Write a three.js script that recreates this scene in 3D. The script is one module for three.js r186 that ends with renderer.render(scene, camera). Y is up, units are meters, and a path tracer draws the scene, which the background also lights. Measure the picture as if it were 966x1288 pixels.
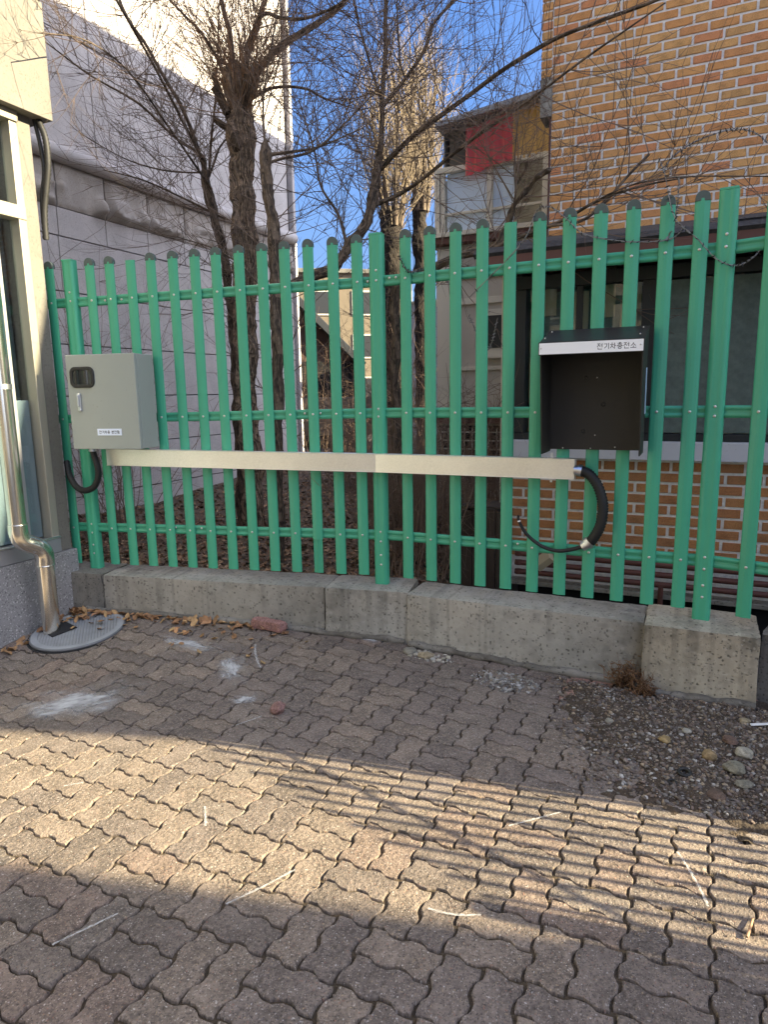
import * as THREE from 'three';
import { mergeGeometries, toCreasedNormals } from 'three/addons/utils/BufferGeometryUtils.js';
import { RoundedBoxGeometry } from 'three/addons/geometries/RoundedBoxGeometry.js';

// ───────────── camera, sky, sun, exposure ─────────────
const scene = new THREE.Scene();
const camera = new THREE.PerspectiveCamera(74.94, 769 / 1024, 0.05, 600);
camera.rotation.order = 'YXZ';
camera.rotation.set(-0.1745, 0.4397, -0.017);
camera.position.set(0, 1.5, 0);

const SUN = new THREE.Vector3(0.989 * Math.cos(0.454), Math.sin(0.454), -0.148 * Math.cos(0.454)).normalize();
{
  const W = 512, H = 256, d = new Float32Array(W * H * 4), v = new THREE.Vector3();
  for (let j = 0; j < H; j++) for (let i = 0; i < W; i++) {
    const el = ((j + 0.5) / H - 0.5) * Math.PI, az = ((i + 0.5) / W - 0.5) * 2 * Math.PI;
    v.set(Math.cos(el) * Math.cos(az), Math.sin(el), Math.cos(el) * Math.sin(az));
    const up = Math.max(0, v.y), t = Math.pow(1 - up, 2.6), c = Math.max(0, v.dot(SUN));
    const glow = 0.35 * Math.pow(c, 5) + 1.0 * Math.pow(c, 40), veil = Math.pow(c, 2.4);
    const k = (j * W + i) * 4;
    d[k] = 0.0165 + 0.040 * t + 0.46 * veil + 0.20 * glow;
    d[k + 1] = 0.046 + 0.047 * t + 0.45 * veil + 0.19 * glow;
    d[k + 2] = 0.130 + 0.024 * t + 0.44 * veil + 0.17 * glow;
    d[k + 3] = 1;
  }
  const t = new THREE.DataTexture(d, W, H, THREE.RGBAFormat, THREE.FloatType);
  t.mapping = THREE.EquirectangularReflectionMapping; t.magFilter = THREE.LinearFilter; t.needsUpdate = true;
  scene.background = t; scene.environment = t;
}
const sun = new THREE.DirectionalLight(new THREE.Color(1, 0.86, 0.56), 3.0);
sun.position.copy(SUN).multiplyScalar(60); sun.target.position.set(-1.5, 0, -3); sun.position.add(sun.target.position);
sun.castShadow = true; sun.shadow.radius = 0.42; sun.shadow.mapSize.set(4096, 4096);
Object.assign(sun.shadow.camera, { left: -30, right: 30, top: 30, bottom: -30, near: 1, far: 150 });
scene.add(sun, sun.target);
const renderer = new THREE.WebGLRenderer({ antialias: true });
renderer.toneMapping = THREE.LinearToneMapping; renderer.toneMappingExposure = 7.2;
renderer.shadowMap.enabled = true; renderer.shadowMap.type = THREE.PCFSoftShadowMap;

// ───────────── helpers ─────────────
let seed = 7;
const rnd = () => { seed = (seed + 0x6d2b79f5) | 0; let t = Math.imul(seed ^ (seed >>> 15), 1 | seed); t = (t + Math.imul(t ^ (t >>> 7), 61 | t)) ^ t; return ((t ^ (t >>> 14)) >>> 0) / 4294967296; };
const reseed = (n) => { seed = n; };
const rr = (a, b) => a + (b - a) * rnd();
const clamp = (x, a = 0, b = 1) => Math.min(b, Math.max(a, x));
const sst = (x, a = 0, b = 1) => { const t = clamp((x - a) / (b - a)); return t * t * (3 - 2 * t); };
const V = (x, y, z) => new THREE.Vector3(x, y, z);
const hash = (x, y, z) => { let h = Math.imul(x | 0, 374761393) + Math.imul(y | 0, 668265263) + Math.imul(z | 0, 2147483647 ^ 0x5bd1e995); h = Math.imul(h ^ (h >>> 13), 1274126177); return ((h ^ (h >>> 16)) >>> 0) / 4294967296; };
function n3(x, y, z) {   // value noise, 0..1
  const X = Math.floor(x), Y = Math.floor(y), Z = Math.floor(z), f = (t) => t * t * (3 - 2 * t), u = f(x - X), v = f(y - Y), w = f(z - Z), L = (a, b, t) => a + (b - a) * t;
  return L(L(L(hash(X, Y, Z), hash(X + 1, Y, Z), u), L(hash(X, Y + 1, Z), hash(X + 1, Y + 1, Z), u), v), L(L(hash(X, Y, Z + 1), hash(X + 1, Y, Z + 1), u), L(hash(X, Y + 1, Z + 1), hash(X + 1, Y + 1, Z + 1), u), v), w);
}
const fb3 = (x, y, z, o = 4) => { let s = 0, a = 0.5, n = 0; for (let i = 0; i < o; i++) { s += a * n3(x, y, z); n += a; a *= 0.5; x *= 2.03; y *= 2.03; z *= 2.03; } return s / n; };
// tileable 2-D noise: p = cells per tile
function tn(u, v, p, s) {
  const x = u * p, y = v * p, X = Math.floor(x), Y = Math.floor(y), f = (t) => t * t * (3 - 2 * t), a = f(x - X), b = f(y - Y), m = (k) => ((k % p) + p) % p, L = (q, r, t) => q + (r - q) * t;
  return L(L(hash(m(X), m(Y), s), hash(m(X + 1), m(Y), s), a), L(hash(m(X), m(Y + 1), s), hash(m(X + 1), m(Y + 1), s), a), b);
}
const tfb = (u, v, p, s, o = 4) => { let r = 0, a = 0.5, n = 0; for (let i = 0; i < o; i++) { r += a * tn(u, v, p, s + i); n += a; a *= 0.5; p *= 2; } return r / n; };
const enc = (x) => { x = clamp(x); return Math.round(255 * (x < 0.0031308 ? 12.92 * x : 1.055 * Math.pow(x, 1 / 2.4) - 0.055)); };
// A texture from a function (u, v) -> [r, g, b] (linear) plus an optional list of round grains; returns {map, bump}
function surf(n, fn, { grains = [], h = n, bump = null } = {}) {
  const c = new Float32Array(n * h * 3), g = new Float32Array(n * h);
  for (let j = 0; j < h; j++) for (let i = 0; i < n; i++) {
    const u = i / n, v = j / h, k = j * n + i, q = fn(u, v);
    c[k * 3] = q[0]; c[k * 3 + 1] = q[1]; c[k * 3 + 2] = q[2]; g[k] = q[3] ?? 0.5;
  }
  for (const { count, r0, r1, col, mix = 0.7, dz = 0 } of grains) for (let q = 0; q < count; q++) {
    const x = rnd() * n, y = rnd() * h, r = r0 + (r1 - r0) * rnd() ** 2, cc = col[Math.floor(rnd() * col.length)], w = mix * rr(0.5, 1), e = rr(0.6, 1.5);
    for (let b = -Math.ceil(r * 1.5); b <= Math.ceil(r * 1.5); b++) for (let a = -Math.ceil(r * 1.5); a <= Math.ceil(r * 1.5); a++) {
      const d = Math.hypot(a * e, b / e) / r; if (d > 1) continue;
      const k = ((Math.floor(y + b) + h) % h) * n + ((Math.floor(x + a) + n) % n), t = w * (1 - d * d * 0.6);
      for (let m = 0; m < 3; m++) c[k * 3 + m] += (cc[m] - c[k * 3 + m]) * t;
      g[k] += dz * (1 - d * d);
    }
  }
  const px = new Uint8Array(n * h * 4), bp = new Uint8Array(n * h * 4);
  for (let k = 0; k < n * h; k++) { for (let m = 0; m < 3; m++) { px[k * 4 + m] = enc(c[k * 3 + m]); bp[k * 4 + m] = Math.round(255 * clamp(g[k])); } px[k * 4 + 3] = bp[k * 4 + 3] = 255; }
  const T = (data, srgb) => { const t = new THREE.DataTexture(data, n, h); t.wrapS = t.wrapT = THREE.RepeatWrapping; t.magFilter = THREE.LinearFilter; t.minFilter = THREE.LinearMipmapLinearFilter; if (srgb) t.colorSpace = THREE.SRGBColorSpace; t.needsUpdate = true; return t; };
  return { map: T(px, true), bump: bump === false ? null : T(bp, false) };
}
const rep = (t, sx, sy = sx) => { if (!t) return null; const c = t.clone(); c.repeat.set(sx, sy); c.needsUpdate = true; return c; };
function mat(o) { return new THREE.MeshStandardMaterial({ roughness: 0.8, ...o, ...(Array.isArray(o.color) ? { color: new THREE.Color().setRGB(...o.color) } : {}) }); }
function phys(o) { return new THREE.MeshPhysicalMaterial({ roughness: 0.5, ...o, ...(Array.isArray(o.color) ? { color: new THREE.Color().setRGB(...o.color) } : {}) }); }
// surface material with texture s covering `tile` metres, bump height b metres
const smat = (s, tile, b, o = {}) => mat({ map: rep(s.map, 1 / tile), bumpMap: s.bump && b ? rep(s.bump, 1 / tile) : null, bumpScale: b || 1, ...o });

const used = {};
const numbered = (n) => { const k = used[n] = (used[n] ?? -1) + 1; return k ? n + '_' + String(k).padStart(3, '0') : n; };
function shade(o) { o.castShadow = o.receiveShadow = true; return o; }
function part(name, geo, m, parent, label) {
  const o = shade(new THREE.Mesh(Array.isArray(geo) ? merge(geo) : geo, m)); o.name = name; parent.add(o);
  if (label) o.userData.label = label;
  return o;
}
function info(o, label, category, group, kind) { if (label) o.userData.label = label; if (category) o.userData.category = category; if (group) o.userData.group = group; if (kind) o.userData.kind = kind; return o; }
function thing(name, label, category, pos = [0, 0, 0], ry = 0, group) {
  const o = new THREE.Group(); o.name = numbered(name); o.position.set(...pos); o.rotation.y = ry; scene.add(o); return info(o, label, category, group);
}
function solo(name, geo, m, label, category, group, kind) { return info(part(numbered(name), geo, m, scene), label, category, group, kind); }
function merge(list) { const l = list.map((g) => { const q = g.index ? g.toNonIndexed() : g; for (const k of Object.keys(q.attributes)) if (!['position', 'normal', 'uv'].includes(k)) q.deleteAttribute(k); return q; }); return mergeGeometries(l); }
// box with uv in metres
function bx(w, h, d, x = 0, y = 0, z = 0, r = 0.003) {
  r = Math.min(r, w / 2.2, h / 2.2, d / 2.2);
  const g = r > 0 ? new RoundedBoxGeometry(w, h, d, 1, r) : new THREE.BoxGeometry(w, h, d); triUV(g.translate(x, y, z)); return g;
}
const span = (x0, x1, y0, y1, z0, z1, r) => bx(x1 - x0, y1 - y0, z1 - z0, (x0 + x1) / 2, (y0 + y1) / 2, (z0 + z1) / 2, r);
function triUV(g) {   // uv in metres from the dominant axis of the normal
  const p = g.attributes.position, n = g.attributes.normal, uv = new Float32Array(p.count * 2);
  for (let i = 0; i < p.count; i++) {
    const ax = Math.abs(n.getX(i)), ay = Math.abs(n.getY(i)), az = Math.abs(n.getZ(i));
    if (ax >= ay && ax >= az) { uv[i * 2] = p.getZ(i); uv[i * 2 + 1] = p.getY(i); } else if (ay >= az) { uv[i * 2] = p.getX(i); uv[i * 2 + 1] = p.getZ(i); } else { uv[i * 2] = p.getX(i); uv[i * 2 + 1] = p.getY(i); }
  }
  g.setAttribute('uv', new THREE.BufferAttribute(uv, 2)); return g;
}
// box whose faces are worn and uneven; amp in metres
function roughBox(w, h, d, x, y, z, amp, cell = 0.03, sd = 1, f = 9) {
  const g = new THREE.BoxGeometry(w, h, d, Math.max(1, Math.round(w / cell)), Math.max(1, Math.round(h / cell)), Math.max(1, Math.round(d / cell)));
  g.translate(x, y, z);
  const p = g.attributes.position;
  for (let i = 0; i < p.count; i++) {
    let X = p.getX(i), Y = p.getY(i), Z = p.getZ(i);
    const ex = clamp(1 - (w / 2 - Math.abs(X - x)) / 0.012), ey = clamp(1 - (h / 2 - Math.abs(Y - y)) / 0.012), ez = clamp(1 - (d / 2 - Math.abs(Z - z)) / 0.012);
    const e = ex * ey + ey * ez + ex * ez, a = amp * (fb3(X * f + sd, Y * f, Z * f, 3) - 0.5) * 2, b = amp * 0.7 * e * fb3(X * 31, Y * 31 + sd, Z * 31, 2);
    p.setXYZ(i, X + (a - b) * (X - x) / (w / 2), Y + (a * 0.6 - b) * (Y - y) / (h / 2), Z + (a - b) * (Z - z) / (d / 2));
  }
  g.computeVertexNormals(); return triUV(g);
}
// thin sheet profile: outline points [a, b] with thickness t, extruded along +y by len
function sheetY(pts, t, len) {
  const s = new THREE.Shape(), back = [];
  pts.forEach(([a, b], i) => { const p = pts[Math.max(0, i - 1)], q = pts[Math.min(pts.length - 1, i + 1)], dx = q[0] - p[0], dy = q[1] - p[1], l = Math.hypot(dx, dy); back.push([a + dy / l * t, b - dx / l * t]); if (i) s.lineTo(a, b); else s.moveTo(a, b); });
  back.reverse().forEach(([a, b]) => s.lineTo(a, b));
  const g = toCreasedNormals(new THREE.ExtrudeGeometry(s, { depth: len, bevelEnabled: false }), 0.9);
  g.rotateX(-Math.PI / 2).scale(1, 1, -1);   // shape y -> world z, depth -> world y
  const ix = g.index ? g.toNonIndexed() : g, P = ix.attributes.position, N = ix.attributes.normal;
  for (let i = 0; i < P.count; i += 3) for (const A of [P, N]) { const a = [A.getX(i + 1), A.getY(i + 1), A.getZ(i + 1)]; A.setXYZ(i + 1, A.getX(i + 2), A.getY(i + 2), A.getZ(i + 2)); A.setXYZ(i + 2, ...a); }
  return triUV(ix);
}
// tubes: rings along points, radius per point; pushes into a shared builder
class Tubes {
  constructor() { this.p = []; this.n = []; this.u = []; this.i = []; }
  add(pts, rad, sides = 5, cap = true) {
    let prev = null; const base = this.p.length / 3; let len = 0;
    for (let k = 0; k < pts.length; k++) {
      const a = pts[Math.max(0, k - 1)], b = pts[Math.min(pts.length - 1, k + 1)], t = b.clone().sub(a).normalize();
      let e = prev ? prev.clone().addScaledVector(t, -prev.dot(t)) : (Math.abs(t.y) < 0.9 ? V(0, 1, 0) : V(1, 0, 0)).cross(t);
      e.normalize(); prev = e; const f = t.clone().cross(e); if (k) len += pts[k].distanceTo(pts[k - 1]);
      const r = Array.isArray(rad) ? rad[k] : rad;
      for (let s = 0; s <= sides; s++) {
        const th = s / sides * Math.PI * 2, c = Math.cos(th), q = Math.sin(th), nx = e.x * c + f.x * q, ny = e.y * c + f.y * q, nz = e.z * c + f.z * q;
        this.p.push(pts[k].x + nx * r, pts[k].y + ny * r, pts[k].z + nz * r); this.n.push(nx, ny, nz); this.u.push(s / sides * Math.PI * 2 * Math.max(r, 0.004), len);
      }
    }
    const m = sides + 1;
    for (let k = 0; k < pts.length - 1; k++) for (let s = 0; s < sides; s++) { const a = base + k * m + s; this.i.push(a, a + 1, a + m, a + 1, a + m + 1, a + m); }
    if (cap) for (const k of [0, pts.length - 1]) { const o = base + k * m; for (let s = 1; s < sides - 1; s++) k ? this.i.push(o, o + s, o + s + 1) : this.i.push(o, o + s + 1, o + s); }
    return this;
  }
  geo() { const g = new THREE.BufferGeometry(); g.setAttribute('position', new THREE.Float32BufferAttribute(this.p, 3)); g.setAttribute('normal', new THREE.Float32BufferAttribute(this.n, 3)); g.setAttribute('uv', new THREE.Float32BufferAttribute(this.u, 2)); g.setIndex(this.i); return g; }
}
const curve = (a, n) => new THREE.CatmullRomCurve3(a.map((q) => V(...q)), false, 'centripetal').getPoints(n);
const tube = (a, r, n = 24, sides = 10) => new Tubes().add(curve(a, n), r, sides).geo();
function ribbed(a, r, n, sides = 12) { const pts = curve(a, n); return new Tubes().add(pts, pts.map((_, k) => r * (k % 3 === 1 ? 1.0 : k % 3 === 2 ? 0.98 : 0.82)), sides).geo(); }
const cyl = (r0, r1, h, x, y, z, s = 16) => new THREE.CylinderGeometry(r0, r1, h, s).translate(x, y, z);
// ground height of the forecourt: it rises gently into the far left corner
const gy = (x, z) => 0.09 * sst((-z - 2.3) / 1.0) * sst((-x - 0.3) / 3.3);

// ───────────── surfaces ─────────────
reseed(11);
const paverS = surf(768, (u, v) => {
  const a = tfb(u, v, 5, 3, 5), b = tfb(u, v, 70, 9, 3), d = sst(tfb(u, v, 9, 6, 5), 0.5, 0.7), k = 0.58 + 0.62 * a + 0.75 * (b - 0.5) - 0.18 * d;
  return [0.192 * k, 0.155 * k, 0.128 * k, 0.5 + 1.0 * (b - 0.5) + 0.2 * (a - 0.5)];
}, { grains: [
  { count: 16000, r0: 1, r1: 3.6, col: [[0.04, 0.034, 0.032], [0.075, 0.06, 0.056], [0.3, 0.255, 0.22], [0.24, 0.19, 0.155]], mix: 0.8, dz: 0.22 },
  { count: 3200, r0: 1, r1: 3.6, col: [[0.46, 0.41, 0.36], [0.55, 0.51, 0.47], [0.36, 0.27, 0.17], [0.27, 0.14, 0.1]], mix: 0.85, dz: 0.3 },
  { count: 4200, r0: 0.8, r1: 2.6, col: [[0.015, 0.013, 0.012]], mix: 0.85, dz: -0.5 }] });
const concS = surf(1024, (u, v) => {
  const a = tfb(u, v, 4, 31, 5), s = tfb(u, v, 3, 55, 3), st = sst(tn(u, 0, 40, 71) * 0.6 + tn(u, 0, 110, 72) * 0.4, 0.45, 0.8) * sst(tfb(u, v, 5, 73, 3), 0.3, 0.7), d = sst(tfb(u, v, 10, 77, 5), 0.48, 0.72), m = sst(tfb(u, v, 26, 78, 4), 0.5, 0.68);
  const k = 0.60 + 0.78 * a - 0.24 * st - 0.26 * d * s - 0.12 * m + 0.16 * (tfb(u, v, 90, 5, 2) - 0.5), y = 1 + 0.10 * (tfb(u, v, 5, 79, 3) - 0.5);
  return [0.335 * k * y, 0.315 * k, 0.268 * k / y, 0.5 + 0.5 * (tfb(u, v, 40, 91, 3) - 0.5) - 0.2 * m];
}, { grains: [
  { count: 6500, r0: 0.8, r1: 4.2, col: [[0.03, 0.028, 0.022], [0.05, 0.045, 0.035]], mix: 0.8, dz: -0.4 },
  { count: 2500, r0: 1.5, r1: 6, col: [[0.1, 0.094, 0.078], [0.42, 0.4, 0.36]], mix: 0.45 },
  { count: 7000, r0: 0.7, r1: 2.2, col: [[0.4, 0.38, 0.33], [0.12, 0.11, 0.09]], mix: 0.5 }] });
const graniteS = surf(512, (u, v) => { const a = tfb(u, v, 5, 41, 4), k = 0.85 + 0.3 * a; return [0.44 * k, 0.415 * k, 0.405 * k, 0.5]; }, { grains: [
  { count: 5000, r0: 1, r1: 4, col: [[0.25, 0.23, 0.225], [0.55, 0.52, 0.5], [0.33, 0.29, 0.27]], mix: 0.6 }, { count: 1500, r0: 0.8, r1: 1.8, col: [[0.06, 0.055, 0.055]], mix: 0.7 }] });
const plinthS = surf(512, (u, v) => { const k = 0.9 + 0.2 * tfb(u, v, 6, 43, 3); return [0.25 * k, 0.24 * k, 0.24 * k, 0.5]; }, { grains: [
  { count: 3500, r0: 1.2, r1: 5, col: [[0.05, 0.05, 0.055], [0.6, 0.58, 0.57], [0.12, 0.115, 0.12]], mix: 0.85 }] });
const brickS = surf(512, (u, v) => { const a = tfb(u, v, 7, 61, 5), b = tfb(u, v, 70, 66, 2), k = 0.62 + 0.55 * a + 0.4 * (b - 0.5); return [k, k, k, 0.5 + 0.6 * (b - 0.5)]; }, { grains: [
  { count: 2600, r0: 0.7, r1: 2, col: [[0.25, 0.2, 0.2], [0.35, 0.3, 0.3]], mix: 0.8, dz: -0.3 }, { count: 500, r0: 1, r1: 3, col: [[1.3, 1.3, 1.3]], mix: 0.4 }] });
const mortarS = surf(256, (u, v) => { const k = 0.8 + 0.35 * tfb(u, v, 20, 81, 4); return [0.80 * k, 0.78 * k, 0.74 * k, tfb(u, v, 60, 82, 2)]; });
const barkS = surf(512, (u, v) => {
  const f = tfb(u, v * 0.25, 24, 15, 4), r = Math.abs(tfb(u, v, 14, 18, 4) - 0.5) * 2, q = sst(Math.abs(tfb(u + 0.06 * tn(u, v, 6, 14), v * 0.2, 18, 13, 3) - 0.5) * 2, 0.02, 0.3), k = (0.25 + 0.9 * f + 0.7 * r) * (0.35 + 0.75 * q);
  return [0.112 * k, 0.087 * k, 0.066 * k, 0.15 + 0.35 * f + 0.2 * r + 0.45 * q];
});
const soilS = surf(512, (u, v) => { const a = tfb(u, v, 8, 21, 5), b = tfb(u, v, 60, 22, 3), k = 0.5 + 0.7 * a + 0.5 * (b - 0.5); return [0.105 * k, 0.083 * k, 0.063 * k, 0.5 * a + 0.5 * b]; }, { grains: [
  { count: 3500, r0: 1, r1: 4, col: [[0.2, 0.17, 0.14], [0.28, 0.25, 0.22], [0.06, 0.045, 0.035], [0.16, 0.1, 0.05]], mix: 0.7, dz: 0.3 }] });
const steelS = surf(512, (u, v) => { const a = tfb(u, v, 5, 101, 4), b = tn(u, v, 90, 105), c = tn(u, v, 160, 107), k = 0.9 + 0.10 * a + 0.06 * (b - 0.5) + 0.08 * (c - 0.5); return [0.92 * k, 0.895 * k, 0.83 * k, 0.5 + 0.3 * (a - 0.5)]; });
const paintS = surf(256, (u, v) => { const k = 0.93 + 0.14 * tfb(u, v, 6, 111, 4); return [k, k, k, 0.5 + 0.5 * (tn(u, v, 100, 113) - 0.5)]; }, { grains: [{ count: 60, r0: 0.7, r1: 1.8, col: [[0.55, 0.5, 0.42]], mix: 0.5 }] });
const rustS = surf(256, (u, v) => { const k = 0.6 + 0.7 * tfb(u, v, 9, 121, 4); return [0.115 * k, 0.042 * k, 0.032 * k, 0.5]; });
const woodS = surf(256, (u, v) => { const k = 0.5 + 0.9 * tfb(u, v * 0.1, 30, 131, 4); return [0.062 * k, 0.043 * k, 0.03 * k, k * 0.5]; });
const meshS = surf(256, (u, v) => { const w = Math.abs(Math.sin(u * Math.PI * 40)) * Math.abs(Math.sin(v * Math.PI * 40)), k = 0.35 + 0.9 * w * (0.5 + tfb(u, v, 8, 141, 3)); return [0.20 * k, 0.25 * k, 0.22 * k, w]; });
const stuccoS = surf(256, (u, v) => { const k = 0.86 + 0.25 * tfb(u, v, 7, 151, 5); return [0.5 * k, 0.46 * k, 0.39 * k, tfb(u, v, 50, 153, 2)]; });
const leafS = surf(128, (u, v) => { const k = 0.5 + 0.9 * tfb(u, v, 5, 161, 4); return [k, k, k, 0.5]; });
const roofS = surf(256, (u, v) => { const k = 0.6 + 0.7 * tfb(u, v, 40, 171, 2); return [0.045 * k, 0.042 * k, 0.043 * k, tfb(u, v, 60, 172, 2)]; });

const M = {
  green: smat(paintS, 0.5, 0.0006, { color: [0.058, 0.365, 0.215], roughness: 0.34 }),
  greenRail: smat(paintS, 0.5, 0.0006, { color: [0.05, 0.325, 0.19], roughness: 0.36 }),
  cap: mat({ color: [0.075, 0.1, 0.09], roughness: 0.65 }),
  bolt: mat({ color: [0.62, 0.6, 0.56], metalness: 0.9, roughness: 0.35 }),
  hole: mat({ color: [0.006, 0.006, 0.006], roughness: 0.9 }),
  conc: smat(concS, 1.9, 0.004, { roughness: 0.92 }),
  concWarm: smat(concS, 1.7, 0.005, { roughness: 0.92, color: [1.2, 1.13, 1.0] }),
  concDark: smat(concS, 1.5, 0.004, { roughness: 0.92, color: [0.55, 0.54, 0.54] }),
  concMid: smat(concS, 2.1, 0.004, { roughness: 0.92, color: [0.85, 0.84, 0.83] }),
  crack: mat({ color: [0.02, 0.018, 0.016], roughness: 1 }),
  granite: smat(graniteS, 0.7, 0, { roughness: 0.7, color: [1.2, 1.18, 1.19] }),
  graniteRough: smat(graniteS, 0.7, 0, { roughness: 0.85, color: [0.95, 0.9, 0.84] }),
  graniteDark: smat(graniteS, 0.7, 0, { roughness: 0.6, color: [0.52, 0.5, 0.5] }),
  jointDark: mat({ color: [0.09, 0.085, 0.085], roughness: 1 }),
  panelWhite: smat(graniteS, 0.9, 0, { roughness: 0.7, color: [0.34, 0.33, 0.29] }),
  plinth: smat(plinthS, 0.6, 0, { roughness: 0.6 }),
  alu: mat({ color: [0.32, 0.30, 0.25], metalness: 0.35, roughness: 0.4 }),
  aluGrey: mat({ color: [0.34, 0.34, 0.36], metalness: 0.5, roughness: 0.4 }),
  glass: phys({ color: [0.93, 0.96, 0.97], transmission: 1, thickness: 0, roughness: 0.02 }),
  stainless: smat(steelS, 0.6, 0, { metalness: 1, roughness: 0.17, color: [0.93, 0.92, 0.9] }),
  galv: smat(steelS, 0.55, 0.0002, { metalness: 0.85, roughness: 0.38 }),
  zinc: mat({ color: [0.72, 0.74, 0.78], metalness: 1, roughness: 0.3 }),
  boxGrey: smat(paintS, 0.7, 0.0003, { color: [0.30, 0.32, 0.29], roughness: 0.4 }),
  black: mat({ color: [0.012, 0.012, 0.012], roughness: 0.45 }),
  hood: smat(paintS, 0.4, 0.0003, { color: [0.024, 0.021, 0.016], roughness: 0.6 }),
  rubber: mat({ color: [0.012, 0.012, 0.012], roughness: 0.62 }),
  white: mat({ color: [0.78, 0.78, 0.78], roughness: 0.4 }),
  film: mat({ color: [0.5, 0.68, 0.82], roughness: 0.3 }),
  mortar: smat(mortarS, 0.4, 0.003, { roughness: 0.95 }),
  whiteTrim: smat(paintS, 0.8, 0, { color: [0.62, 0.62, 0.66], roughness: 0.6 }),
  darkFrame: mat({ color: [0.02, 0.022, 0.024], roughness: 0.45 }),
  meshCloth: smat(meshS, 0.22, 0.001, { roughness: 0.95 }),
  dark: mat({ color: [0.012, 0.012, 0.013], roughness: 1 }),
  roof: smat(roofS, 0.5, 0.003, { roughness: 0.95 }),
  fascia: mat({ color: [0.13, 0.055, 0.04], roughness: 0.7 }),
  pipeRed: smat(rustS, 0.4, 0, { roughness: 0.7 }),
  wood: smat(woodS, 0.7, 0.002, { roughness: 0.9 }),
  woodPale: mat({ color: [0.42, 0.36, 0.24], roughness: 0.8 }),
  stucco: smat(stuccoS, 1.1, 0.002, { roughness: 0.92 }),
  cream: mat({ color: [0.62, 0.58, 0.48], roughness: 0.75 }),
  bark: smat(barkS, 0.34, 0.03, { roughness: 0.95, color: [3.0, 2.8, 2.5] }),
  barkDark: smat(barkS, 0.4, 0.012, { roughness: 0.95, color: [1.35, 1.25, 1.12] }),
  barkPale: smat(barkS, 0.6, 0.02, { roughness: 0.95, color: [1.5, 1.45, 1.4] }),
  twig: mat({ color: [0.19, 0.128, 0.09], roughness: 0.85 }),
  twigDark: mat({ color: [0.15, 0.105, 0.078], roughness: 0.85 }),
  shoot: mat({ color: [0.34, 0.20, 0.105], roughness: 0.7 }),
  shootPale: mat({ color: [0.25, 0.195, 0.135], roughness: 0.8 }),
  soil: smat(soilS, 0.8, 0.012, { roughness: 1, color: [1.4, 1.25, 1.1] }),
  dirt: smat(soilS, 0.55, 0.01, { roughness: 1, color: [0.62, 0.56, 0.50] }),
  joint: smat(soilS, 0.3, 0.008, { roughness: 1, color: [0.62, 0.55, 0.42] }),
  asphalt: smat(paverS, 1.5, 0.002, { roughness: 0.95, color: [0.6, 0.62, 0.66] }),
  iron: mat({ color: [0.14, 0.145, 0.155], metalness: 0.3, roughness: 0.6 }),
};

// ───────────── ground, pavers ─────────────
solo('ground', new THREE.PlaneGeometry(500, 500).rotateX(-Math.PI / 2).translate(0, -0.09, 0), mat({ color: [0.07, 0.066, 0.062], roughness: 1 }), 'wide bare ground under and around the yard', 'ground', null, 'structure');
const pavement = info(thing('pavement', 'brown interlocking block paving with wavy joints in front of the fence', 'pavement'), null, null, null, 'structure');
{
  const bed = new THREE.PlaneGeometry(9, 7, 90, 70).rotateX(-Math.PI / 2).translate(0.4, 0, -0.1), p = bed.attributes.position;
  for (let i = 0; i < p.count; i++) p.setY(i, gy(p.getX(i), p.getZ(i)) - 0.0095 + 0.008 * (fb3(p.getX(i) * 9, 0, p.getZ(i) * 9, 3) - 0.5));
  bed.computeVertexNormals(); part('joint_bed', triUV(bed), M.joint, pavement);
}
const CX = 0.2215, CZ = 0.2075, X0 = -0.7686, Z0 = -1.494;
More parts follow.
